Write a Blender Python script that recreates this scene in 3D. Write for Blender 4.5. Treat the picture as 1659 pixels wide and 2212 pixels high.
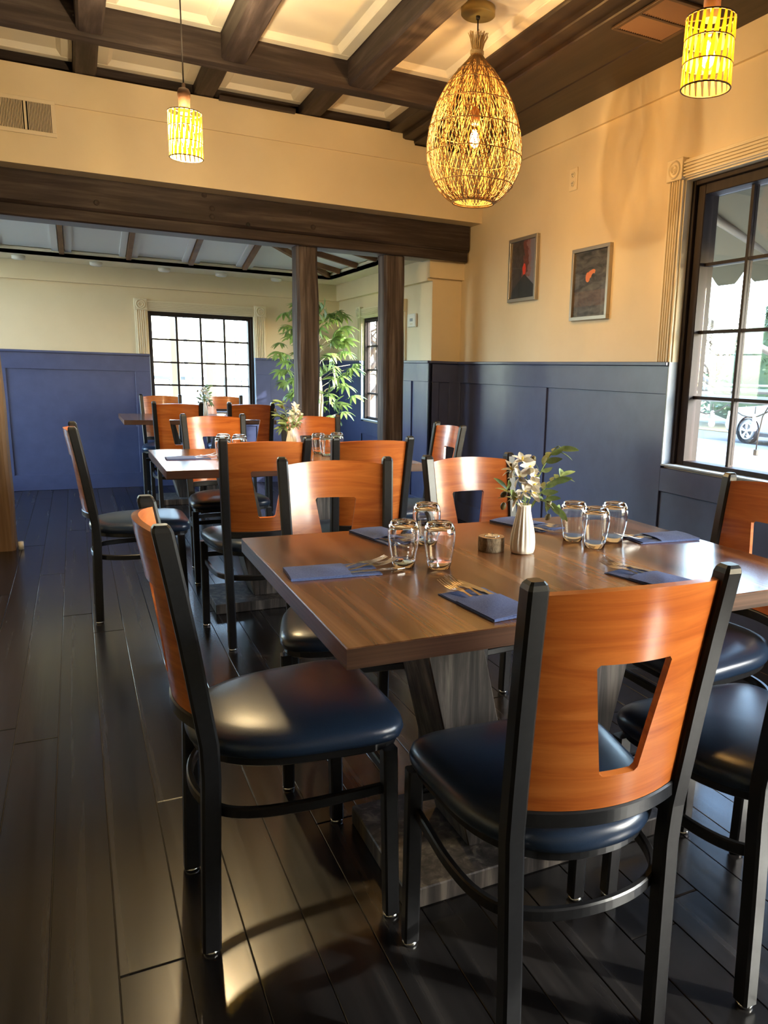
import bpy, bmesh, math, random
from mathutils import Vector, Matrix, Quaternion
random.seed(7)
PI = math.pi
for o in list(bpy.data.objects): bpy.data.objects.remove(o)
SC = bpy.context.scene
COL = SC.collection

# ------------------------------------------------------------------ camera
YAW, PITCH, ROLL = 0.47862367, 0.20051090, -0.030525943
cy, sy, cp, sp = math.cos(YAW), math.sin(YAW), math.cos(PITCH), math.sin(PITCH)
fw = Vector((sy*cp, cy*cp, -sp)); r0 = Vector((cy, -sy, 0)); d0 = fw.cross(r0)
rt = r0*math.cos(ROLL) + d0*math.sin(ROLL); dn = -r0*math.sin(ROLL) + d0*math.cos(ROLL)
cam = bpy.data.cameras.new('camera'); camo = bpy.data.objects.new('camera', cam); COL.objects.link(camo)
M = Matrix((( rt.x, -dn.x, -fw.x, 0), (rt.y, -dn.y, -fw.y, 0), (rt.z, -dn.z, -fw.z, 1.20), (0, 0, 0, 1)))
camo.matrix_world = M
cam.sensor_width = 36; cam.sensor_fit = 'AUTO'; cam.lens = 36*1650.44/2212
cam.shift_x = (829.5-1021.85)/2212; cam.shift_y = (1142.21-1106)/2212
cam.clip_start = .02; cam.clip_end = 300
SC.camera = camo

# ------------------------------------------------------------------ world, sun, exposure
W = bpy.data.worlds.new('world'); SC.world = W; W.use_nodes = True
nt = W.node_tree; nt.nodes.clear()
sky = nt.nodes.new('ShaderNodeTexSky'); sky.sky_type = 'NISHITA'; sky.sun_disc = False
sky.sun_elevation = math.radians(29); sky.sun_rotation = math.radians(136); sky.air_density = 1.0; sky.dust_density = 1.0; sky.ozone_density = 1.0
bg = nt.nodes.new('ShaderNodeBackground'); bg.inputs['Strength'].default_value = 2.6
wo = nt.nodes.new('ShaderNodeOutputWorld')
nt.links.new(sky.outputs[0], bg.inputs['Color']); nt.links.new(bg.outputs[0], wo.inputs[0])
sun = bpy.data.lights.new('sun', 'SUN'); sun.energy = 4.6; sun.angle = math.radians(.8); sun.color = (1, .95, .86)
suno = bpy.data.objects.new('sun', sun); COL.objects.link(suno)
SUN_DIR = Vector((-.62, .60, -.50)).normalized()
suno.rotation_euler = SUN_DIR.to_track_quat('-Z', 'Y').to_euler(); suno.location = (12, -12, 9)
SC.view_settings.view_transform = 'Standard'; SC.view_settings.look = 'None'
SC.view_settings.exposure = 0.72; SC.view_settings.gamma = 1.0; SC.view_settings.use_curve_mapping = False
SC.cycles.use_denoising = True
SC.cycles.adaptive_threshold = .02; SC.cycles.max_bounces = 9; SC.cycles.transparent_max_bounces = 16; SC.cycles.diffuse_bounces = 4
SC.cycles.sample_clamp_indirect = 6.0; SC.cycles.caustics_reflective = False; SC.cycles.caustics_refractive = False
def portal(loc, size, rot):
    l = bpy.data.lights.new('window_portal', 'AREA'); l.shape = 'RECTANGLE'; l.size, l.size_y = size; l.cycles.is_portal = True
    o = bpy.data.objects.new('window_portal', l); COL.objects.link(o); o.location = loc; o.rotation_euler = rot

# ------------------------------------------------------------------ materials
MATS = {}
def newmat(name):
    m = bpy.data.materials.new(name); m.use_nodes = True
    b = m.node_tree.nodes['Principled BSDF']; MATS[name] = m
    return m, m.node_tree, b
def plain(name, col, rough=.5, metal=0, coat=0, spec=.5, emit=None, es=0):
    m, t, b = newmat(name)
    b.inputs['Base Color'].default_value = (*col, 1); b.inputs['Roughness'].default_value = rough; b.inputs['Metallic'].default_value = metal
    b.inputs['Coat Weight'].default_value = coat; b.inputs['Coat Roughness'].default_value = .12; b.inputs['Specular IOR Level'].default_value = spec
    if emit: b.inputs['Emission Color'].default_value = (*emit, 1); b.inputs['Emission Strength'].default_value = es
    return m
def noisy(name, stops, scale, rough=.5, detail=6, bump=0, bdist=.002, coat=0, distort=0, spec=.5, nscale=1.0, rvar=0, perobj=0, coords='Object'):
    m, t, b = newmat(name); N, L = t.nodes, t.links
    tc = N.new('ShaderNodeTexCoord'); mp = N.new('ShaderNodeMapping'); mp.inputs['Scale'].default_value = scale
    L.new(tc.outputs[coords], mp.inputs['Vector']); vec = mp.outputs[0]
    oi = N.new('ShaderNodeObjectInfo')
    if perobj:
        ad = N.new('ShaderNodeVectorMath'); ad.operation = 'MULTIPLY_ADD'
        L.new(oi.outputs['Random'], ad.inputs[0]); ad.inputs[1].default_value = (37, 53, 71); L.new(vec, ad.inputs[2]); vec = ad.outputs[0]
    nz = N.new('ShaderNodeTexNoise'); nz.inputs['Scale'].default_value = nscale; nz.inputs['Detail'].default_value = detail; nz.inputs['Distortion'].default_value = distort; nz.inputs['Roughness'].default_value = .6
    L.new(vec, nz.inputs['Vector'])
    cr = N.new('ShaderNodeValToRGB'); e = cr.color_ramp.elements
    e[0].position, e[0].color = stops[0][0], (*stops[0][1], 1); e[1].position, e[1].color = stops[-1][0], (*stops[-1][1], 1)
    for p, c in stops[1:-1]:
        q = e.new(p); q.color = (*c, 1)
    L.new(nz.outputs['Fac'], cr.inputs[0])
    colo = cr.outputs[0]
    if perobj:
        hv = N.new('ShaderNodeHueSaturation'); mr = N.new('ShaderNodeMapRange'); mr.inputs['To Min'].default_value = 1-perobj; mr.inputs['To Max'].default_value = 1+perobj
        L.new(oi.outputs['Random'], mr.inputs['Value']); L.new(mr.outputs[0], hv.inputs['Value']); L.new(colo, hv.inputs['Color']); colo = hv.outputs[0]
    L.new(colo, b.inputs['Base Color'])
    b.inputs['Roughness'].default_value = rough; b.inputs['Coat Weight'].default_value = coat; b.inputs['Coat Roughness'].default_value = .15; b.inputs['Specular IOR Level'].default_value = spec
    if rvar:
        mr2 = N.new('ShaderNodeMapRange'); mr2.inputs['To Min'].default_value = rough-rvar; mr2.inputs['To Max'].default_value = rough+rvar
        L.new(nz.outputs['Fac'], mr2.inputs['Value']); L.new(mr2.outputs[0], b.inputs['Roughness'])
    if bump:
        bp = N.new('ShaderNodeBump'); bp.inputs['Strength'].default_value = bump; bp.inputs['Distance'].default_value = bdist
        L.new(nz.outputs['Fac'], bp.inputs['Height']); L.new(bp.outputs[0], b.inputs['Normal'])
    return m
cream = noisy('cream_paint', [(.3, (.735, .615, .42)), (.7, (.765, .645, .45))], (1.5, 1.5, 1.5), .55, 4, bump=.08, bdist=.002, nscale=3)
trimm = plain('cream_trim', (.80, .71, .53), .4)
white_panel = noisy('white_panel', [(.3, (.76, .72, .64)), (.7, (.82, .78, .70))], (1, 1, 1), .55, 3, nscale=2)
ceil_white = plain('ceiling_white', (.86, .86, .83), .5)  # brighter copy of the panel white, makes up for dim far room light
navy = noisy('navy_paint', [(.3, (.064, .080, .180)), (.7, (.078, .097, .212))], (2, 2, 2), .33, 4, bump=.05, bdist=.001, nscale=4)
TIM = [(.28, (.014, .0095, .0095)), (.5, (.036, .025, .024)), (.72, (.082, .064, .062))]
timber = {a: noisy('timber_'+a, TIM, s, .62, 9, bump=.6, bdist=.006, distort=.4, spec=.3) for a, s in (('x', (1.6, 22, 22)), ('y', (22, 1.6, 22)), ('z', (22, 22, 1.6)))}
PST = [(.28, (.030, .023, .024)), (.5, (.095, .077, .077)), (.75, (.25, .22, .22))]
post_wood = noisy('post_wood', PST, (26, 26, 1.4), .75, 9, bump=.8, bdist=.008, distort=.5, spec=.2)
pillar_wood = noisy('pillar_wood', [(.25, (.10, .06, .035)), (.8, (.30, .20, .13))], (26, 26, 1.4), .75, 9, bump=.8, bdist=.008, distort=.5, spec=.2)
soffit_wood = noisy('soffit_wood', [(.3, (.018, .011, .008)), (.7, (.048, .029, .020))], (20, 1.2, 20), .5, 7, bump=.3, bdist=.003)
rafter_wood = noisy('rafter_wood', [(.3, (.12, .05, .02)), (.7, (.30, .15, .06))], (6, 6, 6), .6, 6)
plankm = noisy('floor_plank', [(.25, (.004, .0036, .0038)), (.55, (.010, .009, .009)), (.85, (.034, .030, .028))], (22, 1.3, 5), .25, 9, bump=.22, bdist=.0015, rvar=.09, coat=.2, perobj=.25, distort=.3)
underm = plain('floor_gap', (.10, .085, .07), .8)
walnut_stops = [(.30, (.030, .012, .007)), (.43, (.105, .043, .020)), (.55, (.20, .090, .042)), (.72, (.34, .175, .085))]
walnut = noisy('walnut_top', walnut_stops, (12, .5, 12), .22, 12, bump=.12, bdist=.001, distort=.8, coat=.25, perobj=.06)
walnut_edge = noisy('walnut_edge', [(.25, (.045, .021, .013)), (.75, (.165, .082, .050))], (1.2, 1.2, 120), .4, 6)
base_wood = noisy('trestle_wood', [(.33, (.012, .010, .009)), (.5, (.055, .046, .040)), (.68, (.19, .16, .13))], (30, 30, 2.0), .55, 9, bump=.4, bdist=.003, distort=.6)
chair_wood = noisy('chair_wood', [(.32, (.40, .090, .015)), (.5, (.53, .140, .025)), (.66, (.64, .195, .040))], (1.4, 9, 30), .30, 7, coat=.4, distort=1.2, bump=.04, bdist=.0006, perobj=.05)
black_metal = noisy('black_metal', [(.3, (.010, .010, .011)), (.7, (.016, .016, .017))], (60, 60, 60), .34, 3, bump=.05, bdist=.0005, spec=.5)
vinyl = noisy('navy_vinyl', [(.3, (.013, .025, .052)), (.7, (.020, .038, .075))], (420, 420, 420), .30, 3, bump=.12, bdist=.0008, spec=.6)
chrome = plain('chrome', (.75, .74, .72), .18, 1)
steel = plain('cutlery_steel', (.78, .76, .73), .16, 1)
napkin = noisy('napkin_blue', [(.3, (.085, .125, .290)), (.7, (.135, .190, .400))], (260, 260, 260), .85, 4, bump=.3, bdist=.001, spec=.15)
ceramic = plain('white_ceramic', (.90, .86, .78), .38)
petal = plain('petal_white', (.90, .88, .82), .55); petal.node_tree.nodes['Principled BSDF'].inputs['Subsurface Weight'].default_value = .0
stamen = plain('stamen_yellow', (.75, .55, .08), .6)
leafm = noisy('olive_leaf', [(.3, (.16, .27, .085)), (.7, (.30, .41, .18))], (60, 60, 60), .5, 3, perobj=.25)
olivem = noisy('olive_fruit', [(.3, (.06, .045, .02)), (.7, (.16, .13, .05))], (40, 40, 40), .3, 3, perobj=.3)
stemm = plain('stem_green', (.20, .30, .10), .6)
plant_leaf = noisy('plant_leaf', [(.3, (.13, .26, .055)), (.7, (.34, .47, .14))], (12, 12, 12), .38, 3, perobj=.3)
trunkm = noisy('pale_trunk', [(.3, (.40, .33, .22)), (.7, (.66, .58, .43))], (30, 30, 5), .7, 6, bump=.4, bdist=.004)
potm = noisy('pot_basket', [(.3, (.16, .10, .05)), (.7, (.30, .20, .11))], (40, 40, 90), .8, 4)
barkm = noisy('log_bark', [(.3, (.10, .075, .05)), (.7, (.40, .31, .21))], (90, 90, 60), .9, 6, bump=1, bdist=.003)
logcut = noisy('log_cut', [(.3, (.36, .22, .11)), (.7, (.58, .40, .23))], (60, 60, 60), .7, 4)
wax = plain('wax_white', (.88, .82, .74), .5)
wickm = plain('wick', (.5, .45, .4), .8)
silverm = plain('silver_frame', (.42, .38, .33), .35, .75)
gold = plain('brass_canopy', (.50, .38, .12), .4, .35)
cordm = plain('cord', (.02, .015, .012), .6)
socketm = plain('socket_wood', (.10, .045, .022), .5)
labelm = plain('paper_label', (.75, .66, .50), .7)
rattan = noisy('rattan', [(.3, (.26, .155, .055)), (.7, (.38, .24, .095))], (30, 30, 30), .6, 3)
tuftm = noisy('rattan_tuft', [(.3, (.50, .34, .15)), (.7, (.72, .54, .28))], (60, 60, 6), .65, 3)
outlet_m = plain('outlet_plastic', (.82, .70, .50), .4)
white_plastic = plain('white_plastic', (.80, .77, .70), .35)
dark_slot = plain('dark_slot', (.012, .011, .010), .8)
ventm = plain('vent_cream', (.76, .65, .47), .45)
vent_dark = plain('vent_bronze', (.10, .055, .030), .45)
vent_copper = plain('vent_slat', (.26, .14, .075), .45)
win_dark = noisy('window_dark', [(.3, (.012, .007, .007)), (.7, (.024, .015, .014))], (30, 30, 4), .6, 4, spec=.3)
sill_blue = plain('sill_blue', (.32, .40, .52), .4)
strawm = plain('shade_strip', (.80, .62, .16), .55)
sb = strawm.node_tree.nodes['Principled BSDF']; sb.inputs['Transmission Weight'].default_value = 0
def translucent(name, col, f=.55, rough=.6):
    m = bpy.data.materials.new(name); m.use_nodes = True; t = m.node_tree; t.nodes.clear(); MATS[name] = m
    d = t.nodes.new('ShaderNodeBsdfDiffuse'); tr = t.nodes.new('ShaderNodeBsdfTranslucent'); mx = t.nodes.new('ShaderNodeMixShader'); o = t.nodes.new('ShaderNodeOutputMaterial')
    d.inputs[0].default_value = (*col, 1); tr.inputs[0].default_value = (*col, 1); mx.inputs[0].default_value = f
    t.links.new(d.outputs[0], mx.inputs[1]); t.links.new(tr.outputs[0], mx.inputs[2]); t.links.new(mx.outputs[0], o.inputs[0]); return m
strip_m = translucent('shade_strip_paper', (.85, .66, .13), .6)
awn_m = translucent('awning_fabric', (.11, .12, .12), .25)
ringm = plain('shade_ring', (.09, .05, .02), .6)
def emit(name, col, s):
    m = bpy.data.materials.new(name); m.use_nodes = True; t = m.node_tree; t.nodes.clear(); MATS[name] = m
    e = t.nodes.new('ShaderNodeEmission'); o = t.nodes.new('ShaderNodeOutputMaterial'); e.inputs[0].default_value = (*col, 1); e.inputs[1].default_value = s
    t.links.new(e.outputs[0], o.inputs[0]); return m
filament = emit('filament_glow', (1, .80, .45), 60)
def glassmat(name, tint=(1, 1, 1), gloss=.06):
    m = bpy.data.materials.new(name); m.use_nodes = True; t = m.node_tree; t.nodes.clear(); MATS[name] = m
    tr = t.nodes.new('ShaderNodeBsdfTransparent'); g = t.nodes.new('ShaderNodeBsdfGlossy'); mx = t.nodes.new('ShaderNodeMixShader'); o = t.nodes.new('ShaderNodeOutputMaterial'); fr = t.nodes.new('ShaderNodeLayerWeight'); pw = t.nodes.new('ShaderNodeMath'); pw.operation = 'POWER'; pw.inputs[1].default_value = 4; ma = t.nodes.new('ShaderNodeMath'); ma.operation = 'MULTIPLY_ADD'; ma.inputs[1].default_value = .55; ma.inputs[2].default_value = gloss*.5
    tr.inputs[0].default_value = (*tint, 1); g.inputs['Roughness'].default_value = .02; fr.inputs[0].default_value = .5
    t.links.new(fr.outputs['Facing'], pw.inputs[0]); t.links.new(pw.outputs[0], ma.inputs[0]); t.links.new(ma.outputs[0], mx.inputs[0]); t.links.new(tr.outputs[0], mx.inputs[1]); t.links.new(g.outputs[0], mx.inputs[2]); t.links.new(mx.outputs[0], o.inputs[0]); return m
pane_m = glassmat('window_glass', (.94, .96, .95))
bulb_m = glassmat('bulb_glass', (1, .86, .55))
cover_m = glassmat('picture_glass', (1, 1, 1))
tumbler = plain('tumbler_glass', (1, 1, 1), 0.0); tb_ = tumbler.node_tree.nodes['Principled BSDF']; tb_.inputs['Transmission Weight'].default_value = 1; tb_.inputs['IOR'].default_value = 1.46
# outdoors
concrete = noisy('concrete', [(.3, (.15, .145, .135)), (.7, (.20, .195, .18))], (1, 1, 1), .8, 5, nscale=2)
asphalt = noisy('asphalt', [(.3, (.035, .036, .04)), (.7, (.055, .056, .06))], (1, 1, 1), .85, 5, nscale=4)
lawnm = noisy('dry_lawn', [(.3, (.075, .056, .017)), (.7, (.12, .092, .032))], (1, 1, 1), .9, 6, nscale=2)
evergreen = noisy('evergreen_leaf', [(.3, (.014, .034, .010)), (.7, (.060, .078, .018))], (.8, .8, .8), .7, 4, nscale=1.5)
barem = plain('bare_bark', (.07, .045, .028), .85)
carpaint = plain('car_white', (.17, .175, .18), .3, coat=.6)
carglass = plain('car_glass', (.03, .04, .05), .1)
rubber = plain('tyre_rubber', (.035, .033, .032), .8)
alloy = plain('alloy_wheel', (.55, .55, .56), .35, .6)
galv = plain('galvanised_pipe', (.13, .135, .145), .5, .3)
siding = noisy('grey_siding', [(.3, (.42, .42, .40)), (.7, (.52, .52, .50))], (1, 1, 1), .8, 3)
porchw = plain('porch_paint', (.36, .31, .22), .7)
graym = plain('grey_rail', (.30, .32, .34), .5)
frost = plain('frosted_bulb', (.85, .85, .82), .3)

# ------------------------------------------------------------------ mesh helpers
class MB:
    def __init__(s): s.v = []; s.f = []; s.sm = []
    def add(s, vs, fs, smooth=False):
        o = len(s.v); s.v += [tuple(v) for v in vs]
        s.f += [tuple(i+o for i in f) for f in fs]; s.sm += [smooth]*len(fs); return s
    def box(s, x0, x1, y0, y1, z0, z1):
        vs = [(x0,y0,z0),(x1,y0,z0),(x1,y1,z0),(x0,y1,z0),(x0,y0,z1),(x1,y0,z1),(x1,y1,z1),(x0,y1,z1)]
        return s.add(vs, [(0,3,2,1),(4,5,6,7),(0,1,5,4),(1,2,6,5),(2,3,7,6),(3,0,4,7)])
    def bar(s, p, q, w, h, up=(0,0,1)):
        p, q = Vector(p), Vector(q); d = (q-p).normalized(); u = Vector(up); sd = d.cross(u)
        if sd.length < 1e-4: sd = d.cross(Vector((1,0,0)))
        sd.normalize(); u = sd.cross(d)
        a = sd*w/2; b = u*h/2
        vs = [p-a-b, p+a-b, p+a+b, p-a+b, q-a-b, q+a-b, q+a+b, q-a+b]
        return s.add(vs, [(0,3,2,1)[::-1],(4,5,6,7)[::-1],(0,1,5,4)[::-1],(1,2,6,5)[::-1],(2,3,7,6)[::-1],(3,0,4,7)[::-1]])
    def rings(s, rings, closed=True, cap0=True, cap1=True, smooth=True):
        n = len(rings[0]); o = len(s.v); fs = []
        for i in range(len(rings)-1):
            for j in range(n if closed else n-1):
                k = (j+1) % n; fs.append((i*n+j, i*n+k, (i+1)*n+k, (i+1)*n+j))
        vs = [p for r in rings for p in r]
        s.add(vs, fs, smooth)
        if cap0: s.f.append(tuple(o+j for j in range(n))[::-1]); s.sm.append(False)
        if cap1: s.f.append(tuple(o+(len(rings)-1)*n+j for j in range(n))); s.sm.append(False)
        return s
    def tube(s, path, r, n=8, cap=True, smooth=True, w=None):
        path = [Vector(p) for p in path]; rs = r if isinstance(r, (list, tuple)) else [r]*len(path)
        rings = []; prev = None
        for i, p in enumerate(path):
            d = (path[min(i+1, len(path)-1)]-path[max(i-1, 0)])
            if d.length < 1e-9: d = Vector((0,0,1))
            d.normalize()
            if prev is None:
                u = Vector((0,0,1)) if abs(d.z) < .9 else Vector((1,0,0)); a = d.cross(u).normalized()
            else: a = (prev - d*prev.dot(d)).normalized()
            prev = a; b = d.cross(a)
            rings.append([p + (a*math.cos(2*PI*j/n) + b*math.sin(2*PI*j/n))*rs[i] for j in range(n)])
        return s.rings(rings, True, cap, cap, smooth)
    def sweep_rect(s, path, w, h, ch=0.0, ref=(0,0,1), smooth=False, closed=False):
        # rectangular section: w across (perp to ref), h along ref
        path = [Vector(p) for p in path]; rings = []; ref = Vector(ref)
        for i, p in enumerate(path):
            if closed: d = path[(i+1) % len(path)] - path[i-1]
            else: d = path[min(i+1, len(path)-1)]-path[max(i-1, 0)]
            d.normalize(); a = d.cross(ref).normalized(); b = a.cross(d)
            W2, H2 = w/2, h/2
            pts = [(-W2+ch,-H2),(W2-ch,-H2),(W2,-H2+ch),(W2,H2-ch),(W2-ch,H2),(-W2+ch,H2),(-W2,H2-ch),(-W2,-H2+ch)] if ch else [(-W2,-H2),(W2,-H2),(W2,H2),(-W2,H2)]
            rings.append([p+a*x+b*y for x, y in pts])
        if closed: rings.append(rings[0])
        return s.rings(rings, True, not closed, not closed, smooth)
    def lathe(s, prof, n=24, c=(0,0,0), cap0=True, cap1=True, smooth=True, flute=0, nf=0):
        rings = [[(c[0]+r*(1-(flute*(.5+.5*math.cos(nf*2*PI*j/n)) if flute else 0)*(fz if flute else 0))*math.cos(2*PI*j/n), c[1]+r*(1-(flute*(.5+.5*math.cos(nf*2*PI*j/n)) if flute else 0)*(fz if flute else 0))*math.sin(2*PI*j/n), c[2]+z) for j in range(n)] for (r, z, fz) in [(p+(1,))[:3] if len(p) == 2 else p for p in prof]]
        return s.rings(rings, True, cap0, cap1, smooth)
    def prism(s, poly, axis, a, b):
        # poly 2D points; axis 'x': (y,z) ; 'y': (x,z); 'z': (x,y)
        def P(u, v, t): return (t,u,v) if axis == 'x' else (u,t,v) if axis == 'y' else (u,v,t)
        n = len(poly); vs = [P(u,v,a) for u,v in poly]+[P(u,v,b) for u,v in poly]
        fs = [tuple(range(n)), tuple(range(2*n-1, n-1, -1))] + [(i, n+i, n+(i+1)%n, (i+1)%n) for i in range(n)]
        return s.add(vs, fs)
    def shell(s, F, B, mask, smooth=True):
        # F,B : grids [i][j] of points, mask[i][j] cell present
        ni, nj = len(F), len(F[0]); o = len(s.v); vs = [p for r in F for p in r]+[p for r in B for p in r]; off = ni*nj
        I = lambda i, j: i*nj+j
        fs = []; sm = []; rim = []
        ok = lambda i, j: 0 <= i < ni-1 and 0 <= j < nj-1 and mask[i][j]
        for i in range(ni-1):
            for j in range(nj-1):
                if not mask[i][j]: continue
                a, b, c, d = I(i,j), I(i,j+1), I(i+1,j+1), I(i+1,j)
                fs.append((a,b,c,d)); sm.append(smooth); fs.append((off+d,off+c,off+b,off+a)); sm.append(smooth)
                if not ok(i-1,j): rim.append((a,off+a,off+b,b))
                if not ok(i+1,j): rim.append((c,off+c,off+d,d))
                if not ok(i,j-1): rim.append((d,off+d,off+a,a))
                if not ok(i,j+1): rim.append((b,off+b,off+c,c))
        s.v += [tuple(v) for v in vs]; s.f += [tuple(q+o for q in f) for f in fs]; s.sm += sm
        for f in rim: s.add([vs[q] for q in f], [(0,1,2,3)])   # rim keeps its own corners so the edge stays crisp
        return s
    def mesh(s, name, mat, bevel=0, weld=False, seg=1):
        me = bpy.data.meshes.new(name); me.from_pydata(s.v, [], s.f)
        bm = bmesh.new(); bm.from_mesh(me)
        for f, q in zip(bm.faces, s.sm): f.smooth = q
        if weld: bmesh.ops.remove_doubles(bm, verts=bm.verts, dist=1e-5)
        bmesh.ops.recalc_face_normals(bm, faces=bm.faces)
        if bevel:
            ed = [e for e in bm.edges if len(e.link_faces) == 2 and e.calc_face_angle(0) > .6]
            bmesh.ops.bevel(bm, geom=ed, offset=bevel, segments=seg, affect='EDGES', profile=.6, clamp_overlap=True)
        bm.to_mesh(me); bm.free()
        for m in (mat if isinstance(mat, (list, tuple)) else [mat]): me.materials.append(m)
        return me
    def obj(s, name, mat, parent=None, bevel=0, loc=None, rz=None, **k):
        return link(name, s.mesh(name, mat, bevel, **k), parent, loc, rz)
def link(name, me, parent=None, loc=None, rz=None, rot=None, scale=None):
    o = bpy.data.objects.new(name, me); COL.objects.link(o)
    if parent: o.parent = parent
    if loc is not None: o.location = loc
    if rz is not None: o.rotation_euler = (0, 0, rz)
    if rot is not None: o.rotation_euler = rot
    if scale is not None: o.scale = scale
    return o
def tag(o, label, cat, group=None, kind=None):
    o['label'] = label; o['category'] = cat
    if group: o['group'] = group
    if kind: o['kind'] = kind
    return o
def thing(name, label, cat, loc=(0,0,0), rz=0, group=None):
    o = link(name, None, None, loc, rz); o.empty_display_size = .05; return tag(o, label, cat, group)
def struct(o, label=None):
    o['kind'] = 'structure'
    if label: o['label'] = label
    return o
def copy_tree(o, parent=None):
    c = o.copy(); COL.objects.link(c); c.parent = parent
    for ch in o.children: copy_tree(ch, c)
    return c
def rough(me, amp, freq=9.0, seed=0, axis=2):
    # hewn irregularity on a subdivided mesh
    from mathutils import noise
    for v in me.vertices:
        p = v.co.copy(); p[axis] *= .35
        q = p*freq+Vector((seed*7.1, seed*3.3, seed))
        v.co += Vector((noise.noise(q), noise.noise(q+Vector((31,0,0))), noise.noise(q+Vector((0,57,0)))))*amp
def hewn(name, mat, x0, x1, y0, y1, z0, z1, axis, parent=None, amp=.006, n=26, seed=0, ch=.012):
    lo = [x0, y0, z0]; hi = [x1, y1, z1]; a = 'xyz'.index(axis); b, c = [i for i in range(3) if i != a]
    mb = MB(); rings = []
    for i in range(n+1):
        t = lo[a]+(hi[a]-lo[a])*i/n; ring = []
        B0, B1, C0, C1 = lo[b], hi[b], lo[c], hi[c]
        pts = []
        for (u0, v0), (u1, v1) in (((B0+ch,C0),(B1-ch,C0)), ((B1,C0+ch),(B1,C1-ch)), ((B1-ch,C1),(B0+ch,C1)), ((B0,C1-ch),(B0,C0+ch))):
            for k in range(3): pts.append((u0+(u1-u0)*k/2, v0+(v1-v0)*k/2))
        for u, v in pts:
            p = [0,0,0]; p[a] = t; p[b] = u; p[c] = v; ring.append(tuple(p))
        rings.append(ring)
    mb.rings(rings, smooth=False)
    me = mb.mesh(name, mat); rough(me, amp, 8, seed, a)
    return link(name, me, parent)
def ell(n, rx, ry, z=0): return [(rx*math.cos(2*PI*i/n), ry*math.sin(2*PI*i/n), z) for i in range(n)]

# ================================================================== the setting
XR, YH, YF, XF, YS = 2.818, 5.44, 8.20, 2.564, 5.762
XL, YB, XFL = -3.2, -2.6, -1.3
CAP = 1.29
floor = MB().box(XL-.17, XR+.17, YB-.17, 6.05, -.12, -.004).box(XFL-.17, XR+.17, 6.05, YF+.1, -.12, -.004).obj('floor', underm); struct(floor, 'dark stained plank floor running towards the far room')
PW, PG = .125, .0018
unit = MB(); b_ = .0012
unit.box(-PW/2+PG/2, PW/2-PG/2, 0, 1, -.02, 0)
plank_me = unit.mesh('plank', plankm, bevel=.0012)
rp = random.Random(3)
x = .002 + PW/2 - 15*PW
while x < XR:
    y = YB + rp.uniform(-2.2, -.2)*0 ; first = True
    L = rp.uniform(.6, 2.6)
    while y < YF-.02:
        e = min(y+L, YF)
        if YF-e < .35: e = YF
        if e > -.6:
            link('plank', plank_me, floor, (x, y+.001, rp.uniform(-.0006, 0)), scale=(1, e-y-.0022, 1))
        y = e; L = rp.uniform(1.7, 3.2)
    x += PW
sidefl = MB().box(XL, .002-15*PW, YB, 6.05, -.02, 0).obj('plank_field', plankm, floor)

def wall_boxes(mb, axis, t0, t1, a0, a1, z0, z1, holes):
    # wall slab spanning a0..a1 with rectangular openings (a,b,za,zb)
    def B(u0, u1, w0, w1):
        if u1-u0 < 1e-4 or w1-w0 < 1e-4: return
        mb.box(t0, t1, u0, u1, w0, w1) if axis == 'x' else mb.box(u0, u1, t0, t1, w0, w1)
    u = a0
    for (h0, h1, v0, v1) in sorted(holes):
        B(u, h0, z0, z1); B(h0, h1, z0, v0); B(h0, h1, v1, z1); u = h1
    B(u, a1, z0, z1)
WT = .17
# right wall of the front room
HR = [(-1.7, .75, .75, 2.19), (1.90, 3.20, .75, 2.19)]
mb = MB(); wall_boxes(mb, 'x', XR, XR+WT, YB, YS, 0, 3.0, HR); wall_right = struct(mb.obj('wall_right', cream), 'cream wall over navy wainscot with the large window')
mb = MB(); wall_boxes(mb, 'y', YF, YF+WT, XFL-WT, XF+WT, 0, 2.7, [(.66, 1.665, .74, 1.70)]); wall_far = struct(mb.obj('wall_far', cream), 'cream end wall of the far room over navy wainscot')
mb = MB(); wall_boxes(mb, 'x', XF, XF+.075, YS+WT, YF, 0, 2.7, [(6.40, 7.42, .72, 1.70)]); wall_fr = struct(mb.obj('wall_far_right', cream), 'cream side wall of the far room with a thermostat')
wall_step = struct(MB().box(XF, XR+WT, YS, YS+WT, 0, 2.6).obj('wall_step', cream), 'narrow cream return wall beside the timber post')
mb = MB(); wall_boxes(mb, 'x', XL-WT, XL, YB, 6.05, 0, 3.0, []); wall_left = struct(mb.obj('wall_left', cream), 'cream aisle side wall')
mb = MB(); wall_boxes(mb, 'y', YB-WT, YB, XL, XR, 0, 3.0, []); wall_back = struct(mb.obj('wall_back', cream), 'cream wall behind the viewer')
XFL = -1.3
mb = MB(); wall_boxes(mb, 'x', XFL-WT, XFL, 6.05, YF, 0, 2.7, [(6.12, 8.08, .15, 2.25)]); mb.box(XL, XFL, 5.88, 6.05, 0, 2.7); wall_fl = struct(mb.obj('wall_far_left', cream), 'cream aisle side wall of the far room')  # unseen wall set close, its opening sized to brighten the far room
# header wall over the opening, stepped round the soffit boards
mb = MB().box(XL, 2.175, YH, YH+.16, 2.312, 2.842).box(2.175, 2.25, YH, YH+.16, 2.312, 2.808).box(2.25, XR, YH, YH+.16, 2.312, 2.778)
wall_header = struct(mb.obj('wall_header', cream), 'cream header wall above the timber beam')
MB().prism([(XL,2.665),(XR,2.660),(XR,2.772),(2.256,2.772),(2.256,2.802),(2.18,2.802),(2.18,2.842),(XL,2.842)], 'y', YH-.012, YH).obj('frieze_board', cream, wall_header)
MB().box(XL, XR, YH-.016, YH, 2.657, 2.666).obj('bead', cream, wall_header)
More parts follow.
